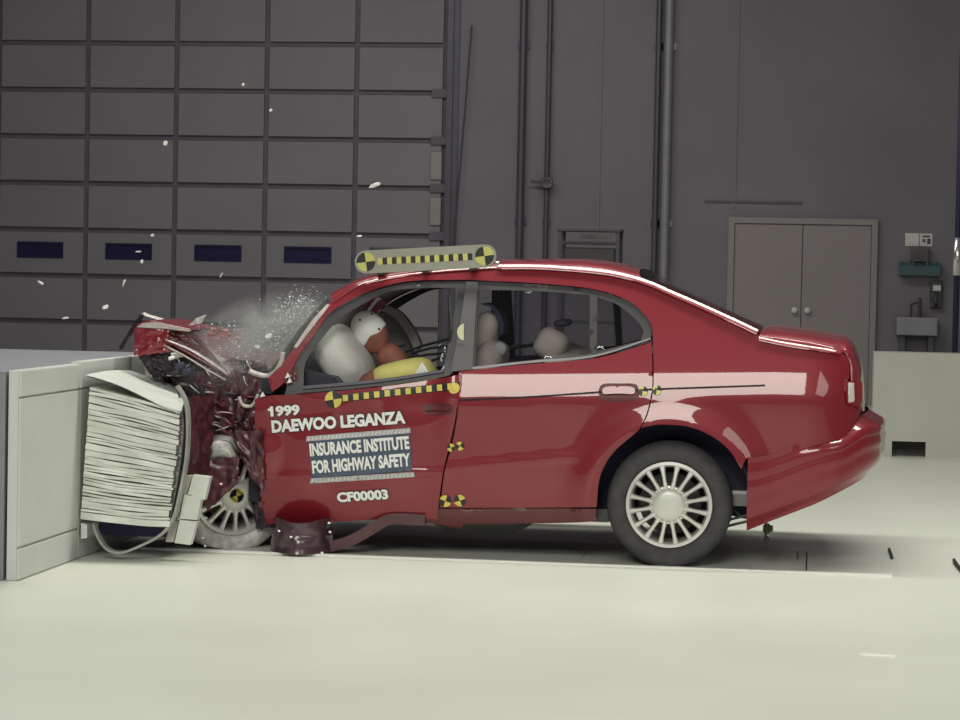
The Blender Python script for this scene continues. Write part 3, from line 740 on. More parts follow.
# ---- markers and lettering stuck to the body
def disc(cx, cy, r, fn, par, rot=0.0, off=-.006, mats=None, name='target_marker', full=True):
    c = PS(cx, cy, fn); mb = MB()
    for k in range(4):
        mb.mi = k % 2
        arc = [(c.x, c.z)] + [(c.x+r*math.cos(rot+math.pi/2*(k+j/8)), c.z+r*math.sin(rot+math.pi/2*(k+j/8))) for j in range(9)]
        mb.prism([Vector((x, fn(x, z)+off, z)) for x, z in arc], (0, .004, 0))
    return mb.build(name, None, par, mats=mats or [YEL, BLK])
def patch(cx, cy, w_, h_, ang, fn, par, ma, off=-.005, name='patch'):
    c = PS(cx, cy, fn); ca, sa = math.cos(ang), math.sin(ang); w_ /= 402; h_ /= 402
    q = [(c.x+ca*x-sa*z, c.z+sa*x+ca*z) for x, z in ((-w_, -h_), (w_, -h_), (w_, h_), (-w_, h_))]
    return MB().prism([Vector((x, fn(x, z)+off, z)) for x, z in q], (0, .004, 0)).build(name, ma, par)
disc(333.5, 399.5, .043, fdoor, fdo, R(100))
p0, p1 = (343, 398.2), (458, 385.5)
N = 22
tape = panel('scale_tape', [(340, 394.8, 1), (460, 381.5, 1), (460, 389, 1), (340, 402.2, 1)], BLK, fdo, fn=fdoor, off=-.004, thick=.003, step=.012)
for i in range(N):
    if i % 2 == 0:
        t = (i+.5)/N; patch(p0[0]+(p1[0]-p0[0])*t, p0[1]+(p1[1]-p0[1])*t, 5.4, 6.2, R(6), fdoor, tape, YEL, -.0075, 'yellow_square')
disc(454, 388, .028, fdoor, fdo, R(15), mats=[YEL, YEL])
disc(451, 447.5, .020, fdoor, fdo, R(20)); disc(460, 446, .022, rdoor, rdo, R(60))
disc(445.5, 501, .030, rdoor, fdo, R(70)); disc(460, 500.5, .030, rdoor, rdo, R(20))
disc(643, 391, .024, rdoor, rdo, R(80), mats=[PALEYEL, BLK]); disc(657, 390, .024, side, car, R(80), mats=[PALEYEL, BLK])
mb = MB(); c = PS(466, 332); c.y -= .03
mb.prism([c+Vector((-.004+.037*math.cos(R(95+170*k/12)), 0, .042*math.sin(R(95+170*k/12)))) for k in range(13)], (0, .004, 0))
mb.build('target_marker', mat('cream_marker', (.70, .66, .45), .5, var=.05), car)

def text(body, a, b, hpx, fn, par, name='lettering', bold=.02, shear=0.0, ma=None, outline=True, spacing=1.0):
    """flat lettering following the panel; a, b are the two ends of its base line"""
    A, B = PS(*a, fn), PS(*b, fn); dx = Vector((B.x-A.x, B.z-A.z)); L = dx.length; ex = dx/L; ez = Vector((-ex.y, ex.x)); H = hpx/201
    for k, (offc, ma_, dy) in enumerate(((bold, ma or WHT, -.0085), (bold+.05, BLK, -.0045)) if outline else ((bold, ma or WHT, -.0085),)):
        cu = bpy.data.curves.new(name, 'FONT'); cu.body = body; cu.size = 1.0; cu.offset = offc; cu.extrude = 0.0; cu.shear = shear; cu.resolution_u = 3; cu.space_character = spacing
        to = bpy.data.objects.new('tmp_text', cu); COL.objects.link(to)
        bpy.context.view_layer.update()
        dg = bpy.context.evaluated_depsgraph_get(); me = bpy.data.meshes.new_from_object(to.evaluated_get(dg))
        bpy.data.objects.remove(to); bpy.data.curves.remove(cu)
        if k == 0:
            xs_ = [v.co.x for v in me.vertices]; x0_, x1_ = min(xs_), max(xs_); ys_ = [v.co.y for v in me.vertices]; y0_, y1_ = min(ys_), max(ys_)
        vv = []
        for v in me.vertices:
            q = Vector((A.x, A.z)) + ex*((v.co.x-x0_)/(x1_-x0_)*L) + ez*((v.co.y-y0_)/(y1_-y0_)*H)
            vv.append(Vector((q.x, fn(q.x, q.y)+dy, q.y)))
        o = obj(name if k == 0 else name+'_outline', vv, [tuple(p_.vertices) for p_ in me.polygons], ma_, par)
        bpy.data.meshes.remove(me)
text('1999', (271, 417), (300.5, 415), 11, fdoor, fdo, bold=.05)
text('DAEWOO LEGANZA', (272.5, 433), (406, 423.5), 13, fdoor, fdo, bold=.05)
text('CF00003', (338, 502.5), (389, 499), 10.5, fdoor, fdo, bold=.05)
patch(270.2, 409.2, 4.6, 2.4, R(32), fdoor, fdo, WHT, -.0085, 'lettering_serif')
dec = panel('decal_sign', [(309, 441, 1), (410, 433.5, 1), (412, 471, 1), (312, 478, 1)], SLATE, fdo, fn=fdoor, off=-.0035, thick=.003, step=.02)
text('INSURANCE INSTITUTE', (310.5, 456.5), (410, 449), 13.5, fdoor, fdo, bold=.045, outline=False)
text('FOR HIGHWAY SAFETY', (313, 473.8), (411, 466), 13.5, fdoor, fdo, bold=.045, outline=False)
for y0_, y1_, x0_, x1_ in ((439, 430.5, 307, 410), (481, 474.5, 311, 414)):
    bs = panel('decal_band', [(x0_, y0_-2.7, 1), (x1_, y1_-2.7, 1), (x1_+1, y1_+2.5, 1), (x0_-1, y0_+2.5, 1)], DECALG, fdo, fn=fdoor, off=-.0045, thick=.003, step=.02)
    for k in range(26):
        t = (k+.5)/26; patch(x0_+(x1_-x0_)*t, y0_+(y1_-y0_)*t, 2.0, 4.0, R(-25), fdoor, bs, mat('decal_pale', (.62, .60, .60), .6, var=.1), -.0062, 'stripe')

# ---- board with targets on the roof edge
tb = empty('target_board', P(425, 262, 12.15), car)
YB_ = 12.10
a, b = P(366, 262, YB_), P(484.5, 256, YB_); ax = (b-a).normalized(); az = Vector((-ax.z, 0, ax.x)); r = .059
oul = [a + (ax*math.cos(t)+az*math.sin(t))*r for t in [math.pi/2+math.pi*k/12 for k in range(13)]] + [b + (ax*math.cos(t)+az*math.sin(t))*r for t in [-math.pi/2+math.pi*k/12 for k in range(13)]]
MB().prism(oul, (0, .02, 0)).build('board', BOARD, tb)
for c in (a, b):
    mb = MB()
    for k in range(4):
        mb.mi = k % 2
        mb.prism([c+Vector((0, -.004, 0))] + [c+Vector((0, -.004, 0))+(ax*math.cos(R(5)+math.pi/2*(k+j/8))+az*math.sin(R(5)+math.pi/2*(k+j/8)))*.048 for j in range(9)], (0, .004, 0))
    mb.build('target_marker', None, tb, mats=[PALEYEL, BLK])
N = 20; L = (b-a).length
for i in range(N):
    t = .062+(L-.124)*(i+.5)/N; c = a+ax*t; hx = (L-.124)/N/2
    MB().prism([c+ax*x+az*z+Vector((0, -.003, 0)) for x, z in ((-hx, -.017), (hx, -.017), (hx, .017), (-hx, .017))], (0, .003, 0)).build('black_square' if i % 2 else 'yellow_square', BLK if i % 2 else PALEYEL, tb)
for t in (.12, .5, .9):
    c = a.lerp(b, t); MB().box(c.x-.02, c.x+.02, YB_+.02, YB_+.09, c.z-.07, c.z-.02, .004).build('bracket', BLACKTRIM, tb)
c = P(390, 249, YB_+.25); MB().box(c.x-.11, c.x+.11, c.y, c.y+.12, c.z-.03, c.z+.012, .01).build('camera_case', BLK, tb)
for x, y in ((497, 263.5),): 
    c = P(x, y, YB_); MB().box(c.x-.01, c.x+.01, c.y, c.y+.02, c.z-.01, c.z+.01, .003).build('bolt', CHROME, tb)

# ================================================================== cabin
YD, YPS = Y0+.47, Y0+1.28
def cushion(name, c, rx, ry, rz, rot, ma, par, k=.55):
    def sq(q, d): return Vector((math.copysign(abs(d.x)**k*rx, d.x), math.copysign(abs(d.y)**k*ry, d.y), math.copysign(abs(d.z)**k*rz, d.z)))
    return MB().ell(c, rx, ry, rz, Matrix.Rotation(rot, 3, 'Y'), 28, 18, sq).build(name, ma, par, True)
for yy in (YD, YPS):
    st = empty('front_seat', (-1.85, yy, .27), car)
    cushion('seat_base', (-2.0, yy, .46), .27, .25, .10, R(-8), SEATD, st)
    bx = P(468, 385, yy); cushion('backrest', bx+Vector((.06, 0, -.05)), .085, .24, .30, R(18), TAN, st)
    hx = P(487, 333, yy); cushion('headrest', hx+Vector((-.015, 0, -.01)), .075, .13, .125, R(20), TAN, st, .8)
    a_ = hx+Vector((-.01, 0, -.08)); mb = MB()
    for s_ in (-.06, .06): mb.tube([a_+Vector((0, s_, -.12)), a_+Vector((.0, s_, .02))], .008, 8)
    mb.build('headrest_post', CHROME, st)
    # dark strap curved over the headrest
    mb = MB(); L = [P(x, y, yy-.10) for x, y in ((480, 304), (489, 306.5), (496, 315), (500, 326), (499, 335))]
    vv = []
    for q in L: vv += [q, q+Vector((.022, 0, .006)), q+Vector((.022, .2, .006)), q+Vector((0, .2, 0))]
    mb.add(vv, [(i*4+k, i*4+(k+1) % 4, i*4+4+(k+1) % 4, i*4+4+k) for i in range(4) for k in range(4)] + [(3, 2, 1, 0), (16, 17, 18, 19)])
    mb.build('strap', NAVY, st)
    c = P(500, 349, yy-.16); MB().lathe([(.0, -.02), (.03, -.018), (.036, 0), (.03, .02), (0, .025)], c, (0, 1, 0), 18).build('belt_guide', PAPER, st, True)
rs = empty('rear_seat', (-1.2, YC, .27), car)
MB().box(-1.58, -1.14, Y0+.2, 2*YC-Y0-.2, .36, .52, .05).build('seat_base', TAN, rs)
bm_ = P(556, 392, YC); cushion('backrest', Vector((bm_.x, YC, .78)), .09, .66, .30, R(20), TAN, rs, .4)
for yy in (YD-.05, YC, YPS+.12):
    c = P(552, 343, yy)
    cushion('headrest', c+Vector((0, 0, -.01)), .085, .13, .085, R(28), TAN, rs, .65)
c = P(563, 323, YD-.05); cushion('headrest_clip', c, .045, .10, .02, R(-10), SEATD, rs, .7)
c0, c1 = P(640, 336, YC), P(600, 346, YC)
MB().box(-1.0, -.30, Y0+.22, 2*YC-Y0-.22, 1.03, 1.06, .01).build('parcel_shelf', SEATD, car)
MB().box(-1.62, -1.53, Y0+.55, 2*YC-Y0-.12, .75, .99, .03).build('centre_panel', NAVY, car)
MB().tube([P(505, 348.5, YPS+.25), P(541, 343.5, YPS+.25)], .012, 8).build('grab_rail', PAPER, car)
# dashboard, firewall, steering wheel
db = MB(); L = [(-2.80, .88), (-2.62, .93), (-2.42, .90), (-2.36, .82), (-2.42, .62), (-2.8, .5)]
db.prism([Vector((x, Y0+.13, z)) for x, z in L], (0, 2*HW-.26, 0)); autosmooth(db.build('dashboard', SEATD, car))
MB().box(-2.86, -2.80, Y0+.1, 2*YC-Y0-.1, .25, .92, .01).build('firewall', DARK, car)
sc_ = Vector((-2.34, YD, .84)); ax = Vector((1, 0, .55)).normalized(); u = Vector((0, 1, 0)); w_ = ax.cross(u)
sw = empty('steering_wheel', sc_, car)
MB().tube([sc_+(u*math.cos(2*math.pi*k/32)+w_*math.sin(2*math.pi*k/32))*.185 for k in range(33)], .014, 8, False).build('rim', BLK, sw, True)
mb = MB()
for t in (0, math.pi, math.pi*1.5): mb.tube([sc_, sc_+(u*math.cos(t)+w_*math.sin(t))*.18], .012, 6)
mb.build('spoke', BLK, sw); MB().tube([sc_, sc_-ax*.35], .025, 10).build('column', DARK, sw)
# airbags
def puff(name, c, rx, ry, rz, rot, ma, k=.8, seed=0.):
    def f(q, d):
        q = Vector((math.copysign(abs(d.x)**k*rx, d.x), math.copysign(abs(d.y)**k*ry, d.y), math.copysign(abs(d.z)**k*rz, d.z)))
        return q*(1+.05*noise.noise(d*3+Vector((seed, 0, 0)))+.02*noise.noise(d*8))
    return MB().ell(c, rx, ry, rz, Matrix.Rotation(rot, 3, 'Y'), 40, 26, f).build(name, ma, car, True)
puff('driver_airbag', P(346, 360, YD-.02), .125, .26, .19, R(-33), AIRBAG, .8, 1.)
puff('passenger_airbag', P(382, 356, YPS), .19, .30, .235, R(15), AIRBAG2, .85, 4.)
C = curve_pts([(384, 308.5), (393, 312), (402, 320), (412, 335), (418, 349)], 6); mb = MB(); vv = []
for q in C:
    a_ = P(q.x, q.y, YPS-.30); vv += [a_+Vector((-.018, 0, -.014)), a_+Vector((.018, 0, .014)), a_+Vector((.018, .08, .014)), a_+Vector((-.018, .08, -.014))]
n = len(C); mb.add(vv, [(i*4+k, i*4+(k+1) % 4, i*4+4+(k+1) % 4, i*4+4+k) for i in range(n-1) for k in range(4)] + [(3, 2, 1, 0), (n*4-4, n*4-3, n*4-2, n*4-1)])
mb.build('airbag_lit_rim', PAPER, car)  # pale band painted in for the lit rim of the passenger airbag
# shattered trim and glass crumbs along the front window
mb = MB()
for a_, b_ in (((392, 357), (452, 338)), ((395, 361), (455, 352)), ((412, 353), (450, 346)), ((388, 352), (405, 345)), ((428, 362), (458, 355))):
    mb.tube([P(*a_, YD+.2), P((a_[0]+b_[0])/2, (a_[1]+b_[1])/2-1.5, YD+.2), P(*b_, YD+.2)], .008, 6)
mb.build('broken_window_strip', BLK, car)
o = MB().prism([P(415, 374.5, Y0+.07), P(428, 373, Y0+.07), P(421.5, 362.5, Y0+.07)], (0, .02, 0)).build('white_flag', WHT, car)
rnd = random.Random(8)
for i in range(16):
    c = P(444+rnd.uniform(-4, 5), 347+rnd.uniform(-2, 23), Y0+.12); d = [Vector((rnd.uniform(-.011, .011), rnd.uniform(-.005, .005), rnd.uniform(-.012, .012))) for _ in range(3)]
    MB().prism([c+q for q in d], (0, .004, 0)).build('glass_crumb', WHT, car)
MB().tube([P(449, 295, Y0+.2), P(451, 330, Y0+.12), P(447, 368, Y0+.10)], .009, 6).build('seat_belt', BLK, car)

# ================================================================== wrecked front end
def crumple(name, q4, ma, par, n=(22, 16), amp=.04, sc=7., seed=1., th=.004, cut=True):
    """torn folded sheet between four 3-d corners"""
    a, b, c, d = [Vector(q) for q in q4]; nrm = (b-a).cross(d-a).normalized()
    def f(u, v):
        q = a.lerp(b, u).lerp(d.lerp(c, u), v); e = Vector((u*3+seed, v*3, seed))
        h = (1-2*abs(noise.noise(e*sc*.25))) + .6*(1-2*abs(noise.noise(e*sc*.6))) + .3*noise.noise(e*sc*1.4)
        jag = (b-a)*.05*noise.noise(Vector((v*9, seed, 1)))*(2*u-1) + (d-a)*.06*noise.noise(Vector((u*9, seed, 5)))*(2*v-1)
        return q + nrm*h*amp + jag
    mb = MB(); mb.grid(f, *n); mb.grid(lambda u, v: f(u, v)-nrm*th, *n)
    o = mb.build(name, ma, par, True)
    return o
WDARK = mat('wreck_dark', (.035, .022, .030), .5, .3, var=.5, vscale=18)
WGREY = mat('wreck_grey', (.15, .13, .135), .45, .5, var=.4, vscale=18)
YN = Y0+.06
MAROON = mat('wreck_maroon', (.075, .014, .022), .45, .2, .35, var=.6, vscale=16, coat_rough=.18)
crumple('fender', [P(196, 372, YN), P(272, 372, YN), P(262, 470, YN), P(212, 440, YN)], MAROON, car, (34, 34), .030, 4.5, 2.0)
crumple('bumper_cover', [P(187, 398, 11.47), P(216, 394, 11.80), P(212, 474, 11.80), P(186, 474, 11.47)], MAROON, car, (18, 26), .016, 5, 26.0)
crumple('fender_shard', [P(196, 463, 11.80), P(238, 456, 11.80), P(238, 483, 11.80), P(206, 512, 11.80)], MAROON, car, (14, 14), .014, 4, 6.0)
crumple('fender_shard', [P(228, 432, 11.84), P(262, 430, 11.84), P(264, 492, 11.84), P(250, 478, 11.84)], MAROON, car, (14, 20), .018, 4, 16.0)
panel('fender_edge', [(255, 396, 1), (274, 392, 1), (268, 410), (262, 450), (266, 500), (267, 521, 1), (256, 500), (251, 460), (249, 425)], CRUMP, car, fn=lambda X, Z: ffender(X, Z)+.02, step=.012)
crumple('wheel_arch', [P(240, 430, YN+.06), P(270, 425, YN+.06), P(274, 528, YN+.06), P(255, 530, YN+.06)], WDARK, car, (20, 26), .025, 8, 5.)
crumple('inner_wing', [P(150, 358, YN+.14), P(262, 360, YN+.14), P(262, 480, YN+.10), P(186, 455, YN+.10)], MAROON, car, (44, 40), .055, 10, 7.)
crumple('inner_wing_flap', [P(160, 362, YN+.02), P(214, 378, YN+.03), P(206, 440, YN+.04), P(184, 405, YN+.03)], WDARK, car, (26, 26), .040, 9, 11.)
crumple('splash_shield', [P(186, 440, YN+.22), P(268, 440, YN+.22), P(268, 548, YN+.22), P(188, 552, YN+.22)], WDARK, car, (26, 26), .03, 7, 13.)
MB().box(-3.32, -2.70, Y0+.42, 2*YC-Y0-.3, .22, .84, .05).build('engine', WDARK, car)
MB().box(-3.45, -3.30, Y0+.62, 2*YC-Y0-.2, .28, .70, .03).build('front_beam', WDARK, car)
# hood: folded upwards, three facets
hn = MB()
def sheet(name, prof, y0, y1, ma, th=.010, ny=14, amp=.015, seed=0.):
    C = curve_pts(prof, 4) if len(prof) > 2 else [Vector(q) for q in prof]
    L = [P(q[0], q[1], y0) for q in C]; mb = MB(); n = len(L)-1
    def f(u, v):
        t = u*n; i = min(int(t), n-1); q = L[i].lerp(L[i+1], t-i).copy()
        q.y = y0+(y1-y0)*v; e = Vector((u*2.5+seed, v*3, seed)); q.z += amp*(1-2*abs(noise.noise(e*2)))*min(1, v*4) ; q.x += amp*noise.noise(e*3)*min(1, v*4)
        return q
    nu = max(n, 10); mb.grid(f, nu, ny); mb.grid(lambda u, v: f(u, v)-Vector((0, 0, th)), nu, ny)
    # near hem
    hem = [f(i/nu, 0) for i in range(nu+1)]
    mb.tube(hem, th*.75, 6)
    return mb.build(name, ma, car, True)
EDGE = mat('bare_edge_and_highlight', (.55, .48, .46), .35, .3, var=.15, vscale=20)  # pale metal, also used as painted highlight on hood, pillar and wreckage
sheet('hood_lower', [(232, 377), (205, 362), (182, 349), (164, 340)], YN, 2*YC-YN, PAINT, .012, seed=1.)
sheet('hood_fold', [(164, 345), (185, 356), (208, 370), (226, 380)], YN-.015, YN+.5, EDGE, .008, seed=2., amp=.006)
sheet('hood_fold', [(165, 339.5), (190, 350), (214, 365), (228, 375)], YN-.02, YN+.3, EDGE, .007, seed=3., amp=.006)
sheet('hood_top', [(137, 325.5), (150, 322.5), (170, 326), (191, 330.5)], YN+.02, YN+.55, PAINT, .012, seed=4.)
MB().prism([P(x, y, YN-.01) for x, y in ((136.5, 327), (143, 323), (158, 322), (175, 326.5), (191, 330), (189, 331.7), (165, 328.5), (150, 328))], (0, .02, 0)).build('hood_highlight_strip', EDGE, car)  # pale strip painting in the gleam along the hood's top edge
crumple('hood_front', [P(134, 356, YN), P(134, 327, YN), P(168, 330, YN), P(171, 352, YN)], PAINT, car, (16, 16), .008, 5, 4.)
crumple('hood_side', [P(168, 331, YN+.03), P(192, 331, YN+.03), P(228, 372, YN+.03), P(166, 345, YN+.03)], CRUMP, car, (20, 16), .02, 6, 9.)
crumple('grille_mount', [P(134, 352, YN+.01), P(168, 350, YN+.01), P(182, 376, YN+.03), P(150, 378, YN+.02)], WDARK, car, (20, 14), .03, 9, 15.)
sheet('hood_lip', [(141, 314.5), (156, 319), (171, 325)], YN+.25, YN+.31, EDGE, .008, seed=6., amp=.01)
MB().tube([P(142, 315, YN+.2), P(132, 330, YN+.3), P(121, 348, YN+.4)], .012, 6).build('hood_stay', WDARK, car, True)
crumple('torn_bracket', [P(188, 326, YN), P(196, 318, YN), P(206, 314.5, YN), P(201, 323, YN)], EDGE, car, (8, 8), .010, 6, 17.)
crumple('torn_panel', [P(209, 337, YN+.05), P(213, 329, YN+.05), P(230, 331, YN+.15), P(234, 341, YN+.15)], mat('salmon_foam', (.45, .20, .18), .7, var=.3, vscale=20), car, (12, 10), .02, 8, 19.)
# scuttle and bent metal beneath the windscreen
mb = MB()
mb.tube([P(q.x, q.y, YN-.01) for q in curve_pts([(249, 371), (258, 374.5), (268, 376), (276, 371), (281, 362), (283, 352)], 5)], .014, 8)
mb.build('scuttle_edge', EDGE, car, True)
MB().tube([P(q.x, q.y, YN-.02) for q in curve_pts([(239, 397), (243, 405), (251, 406), (256, 400), (258, 394)], 5)], .010, 8).build('hinge_bracket', EDGE, car, True)
MB().box(P(262, 386, YN).x, P(274, 386, YN).x, YN-.03, YN+.2, P(262, 394, YN).z, P(262, 378, YN).z, .01).build('hinge_block', DARK, car)
# A-pillar gleam strip: highlight put in as pale colour
panel('pillar_gleam_strip', [(327, 304, 1), (330, 305, 1), (312, 328), (297, 348, 1), (294, 347, 1), (311, 322)], EDGE, car, off=-.006, thick=.01, step=.01)
# mirror foot
crumple('mirror_foot', [P(283, 380, Y0+.02), P(296, 366, Y0+.02), P(299, 384, Y0+.02), P(291, 396, Y0+.02)], CRUMP, car, (10, 10), .015, 6, 21.)
for x, y in ((287, 376), (289, 381), (262, 395)):
    c = P(x, y, Y0-.01); MB().prism([c+Vector((-.012, 0, -.012)), c+Vector((.014, 0, -.006)), c+Vector((.002, 0, .016))], (0, .01, 0)).build('bright_chip', WHT, car)
# hoses, rods and torn strips among the wreckage, the pale ones painted-in highlights: each is a part of its own
rnd = random.Random(21)
for i in range(84):
    x, y = rnd.uniform(158, 258), rnd.uniform(362, 440)
    if y > 400 and x < 185: x += 40
    a_ = rnd.uniform(-.6, 1.1); L = rnd.uniform(6, 20); Y = YN+rnd.uniform(-.03, .05); bow = rnd.uniform(-5, 5)
    q = [P(x-math.cos(a_)*L/2, y-math.sin(a_)*L/2, Y), P(x, y+bow, Y-.01), P(x+math.cos(a_)*L/2, y+math.sin(a_)*L/2, Y+.02)]
    L2 = [q[0].lerp(q[1], t).lerp(q[1].lerp(q[2], t), t) for t in [k/6 for k in range(7)]]
    k = rnd.random()
    MB().tube(L2, rnd.uniform(.003, .005) if k < .34 else rnd.uniform(.004, .010), 6).build('torn_strip_or_glint', EDGE if k < .34 else CRUMP if k < .6 else WDARK if k < .85 else WGREY, car, True)
for x, y, ma in ((172, 358, WHT), (180, 366, NAVY), (187, 372, NAVY), (176, 372, WDARK)):
    c = P(x, y, YN-.03); cushion('connector', c, .028 if ma != WHT else .016, .03, .018 if ma != WHT else .010, R(-20), ma, car, .6)
# tyre remnant folded over the wheel and the wheel-arch liner lying on the floor
mb = MB(); C = curve_pts([(200, 455), (206, 446), (216, 441), (227, 444), (233, 455)], 5); vv = []
for q in C:
    a_ = P(q.x, q.y, YN-.09); vv += [a_, a_+Vector((.01, -.03, -.055)), a_+Vector((.02, .02, -.095)), a_+Vector((0, .16, 0))]
n = len(C); mb.add(vv, [(i*4+k, i*4+(k+1) % 4, i*4+4+(k+1) % 4, i*4+4+k) for i in range(n-1) for k in range(4)] + [(3, 2, 1, 0), (n*4-4, n*4-3, n*4-2, n*4-1)])
mb.build('tyre_flap', DUSTRUB, car, True)
def liner(u, v):
    t = math.pi*(1.05*u+.0); x0 = P(269, 540, 11.9).x; x1 = P(330, 540, 11.9).x; cx, rx = (x0+x1)/2, (x1-x0)/2
    fl_ = 1-.10*v
    return Vector((cx-math.cos(t)*rx*fl_+.012*noise.noise(Vector((u*6, v*3, 2))), 11.98-math.sin(t)*.20*fl_+.02*noise.noise(Vector((u*5, v*4, 9))), .012+.165*v+.01*math.sin(u*9)*v))
mb = MB(); mb.grid(liner, 30, 8); mb.grid(lambda u, v: liner(u, v)+Vector((0, .006, 0)), 30, 8)
mb.grid(lambda u, v: liner(u, 0).lerp(Vector((P(300, 540, 12).x, 12.02, .012)), v), 30, 2)
mb.build('arch_liner', mat('liner_purple', (.065, .030, .040), .32, coat=.6, var=.35, vscale=12), car, True)
for x, y in ((329, 523), (330, 532), (279, 531), (291, 537), (322, 553), (332, 557), (206, 518), (203, 538), (205, 546), (221, 484)):
    c = P(x, y, 11.76); cushion('bright_chip', c, .007, .005, .005, R(20), WHT, car, .8)

# windscreen, crazed and bulged out of its frame
CRAZE = glassmat('crazed_glass', (.80, .82, .82), .3, .25)
loft('windscreen', [(331, 302), (313, 322), (296, 346), (279, 367)], [(350, 292), (331, 313), (312, 338), (296, 366)], CRAZE, car, 20, 3.0)

# ================================================================== crash-test dummy
dm = empty('crash_test_dummy', (-2.0, YD, .5)); tag(dm, 'crash test dummy in yellow shirt slumped forward into the driver airbag', 'dummy')
def skinned(name, nodes, edges, ma, parent, root=0, sub=2):
    me = bpy.data.meshes.new(name); me.from_pydata([tuple(n_[0]) for n_ in nodes], edges, [])
    o = bpy.data.objects.new('tmp_skin', me); COL.objects.link(o)
    sk_ = o.modifiers.new('s', 'SKIN'); ss = o.modifiers.new('d', 'SUBSURF'); ss.levels = sub; ss.render_levels = sub
    for i, n_ in enumerate(nodes):
        r_ = n_[1]; me.skin_vertices[0].data[i].radius = (r_, r_) if not isinstance(r_, tuple) else r_
        me.skin_vertices[0].data[i].use_root = (i == root)
    bpy.context.view_layer.update()
    ev = bpy.data.meshes.new_from_object(o.evaluated_get(bpy.context.evaluated_depsgraph_get()))
    vv = [v.co.copy() for v in ev.vertices]; ff = [tuple(p_.vertices) for p_ in ev.polygons]
    bpy.data.objects.remove(o); bpy.data.meshes.remove(me); bpy.data.meshes.remove(ev)
    return obj(name, vv, ff, ma, parent, True)
pel = Vector((-1.98, YD, .60)); wai = Vector((-1.99, YD, .76)); che = P(420, 392, YD); nk0 = P(402, 366, YD); nk1 = P(381, 347, YD)
def arm(s_):
    Y = YD + s_*.19
    if s_ < 0: return [P(423, 369, Y), P(369, 379.5, Y-.02), P(352, 390, Y+.06), P(345, 392, Y+.07)]
    return [P(420, 372, Y), P(385, 388, Y), P(360, 384, Y-.05), P(350, 384, Y-.06)]
nodes = [(pel, .13), (wai, .125), (che, .135), (nk0, .078), (P(391, 357, YD), .076), (nk1, .070)]; edges = [(0, 1), (1, 2), (2, 3), (3, 4), (4, 5)]
for s_ in (-1, 1):
    A = arm(s_); b0 = len(nodes); nodes += [(A[0], .062), (A[1], .046), (A[2], .034), (A[3], .036)]; edges += [(2, b0), (b0, b0+1), (b0+1, b0+2), (b0+2, b0+3)]
    h = len(nodes); nodes += [(pel+Vector((-.03, s_*.10, 0)), .09), (Vector((-2.42, YD+s_*.12, .62)), .062), (Vector((-2.62, YD+s_*.12, .36)), .05), (Vector((-2.74, YD+s_*.12, .33)), .04)]
    edges += [(0, h), (h, h+1), (h+1, h+2), (h+2, h+3)]
    w0 = b0+3; d = (A[3]-A[2]).normalized()
    for k in range(4):
        f0 = len(nodes); nodes += [(A[3]+d*.05+Vector((0, (k-1.5)*.02, 0)), .010), (A[3]+d*.09+Vector((0, (k-1.5)*.02, -.02)), .009)]; edges += [(w0, f0), (f0, f0+1)]
    f0 = len(nodes); nodes += [(A[3]+d*.02+Vector((0, -s_*.045, .015)), .010)]; edges += [(w0, f0)]
skinned('body', nodes, edges, DSKIN, dm, 0, 2)
sn = [(wai, .14), (che, .155), (P(409, 372, YD), .095)]; se = [(0, 1), (1, 2)]
for s_ in (-1, 1):
    A = arm(s_); b0 = len(sn); sn += [(A[0], .078), (A[0].lerp(A[1], .55), .070), (A[0].lerp(A[1], .98), .062)]; se += [(1, b0), (b0, b0+1), (b0+1, b0+2)]
skinned('shirt', sn, se, DSHIRT, dm, 0, 2)
# head pitched forward, painted white above the brow line
hcn = P(370.5, 333, YD)
ang = R(-34)                             # crown leans towards the windscreen
MH = Matrix.Rotation(ang, 3, 'Y')
def hshape(q, d):
    q = q.copy()
    if q.z < 0: q.x *= 1-.20*(-d.z); q.y *= 1-.22*(-d.z)          # jaw narrower
    if d.x < -.3:                                                  # face side (-x): nose, brow, mouth
        ny = abs(d.y)
        q.x -= .022*math.exp(-(ny/.14)**2-((d.z+.12)/.16)**2)
        q.x += .008*math.exp(-((ny-.34)/.14)**2-((d.z-.08)/.10)**2)
        q.x += .006*math.exp(-(ny/.3)**2-((d.z+.48)/.05)**2)
    q.y += math.copysign(.010, d.y)*math.exp(-((d.x-.05)/.16)**2-((d.z+.05)/.2)**2)   # ears
    return q
mb = MB().ell(hcn, .092, .078, .122, MH, 48, 36, hshape)
hd = mb.build('head', DSKIN, dm, True)
def capshape(q, d): return hshape(q, d)*1.03
mb = MB(); nu, nv = 40, 14; vv = []
for i in range(nv+1):
    for k in range(nu):
        ph = 2*math.pi*k/nu; th = (math.pi*.57 - .10*math.cos(ph) + .05*math.sin(5*ph))*i/nv
        d = Vector((math.sin(th)*math.cos(ph), math.sin(th)*math.sin(ph), math.cos(th)))
        vv.append(hcn + MH @ capshape(Vector((d.x*.092, d.y*.078, d.z*.122)), d))
mb.add(vv, [(i*nu+k, (i+1)*nu+k, (i+1)*nu+(k+1) % nu, i*nu+(k+1) % nu) for i in range(nv) for k in range(nu)])
cp = mb.build('skull_cap', DHEAD, dm, True)
for x, y in ((360.5, 320), (371, 314), (370, 335), (379.5, 329)):
    g = MH.transposed() @ (P(x, y, YD-.05)-hcn); g.y = -.078*1.03*math.sqrt(max(.05, 1-(g.x/.095)**2-(g.z/.126)**2))
    MB().ell(hcn + MH @ g, .0065, .005, .0065, None, 12, 8).build('target_dot', BLK, cp, True)

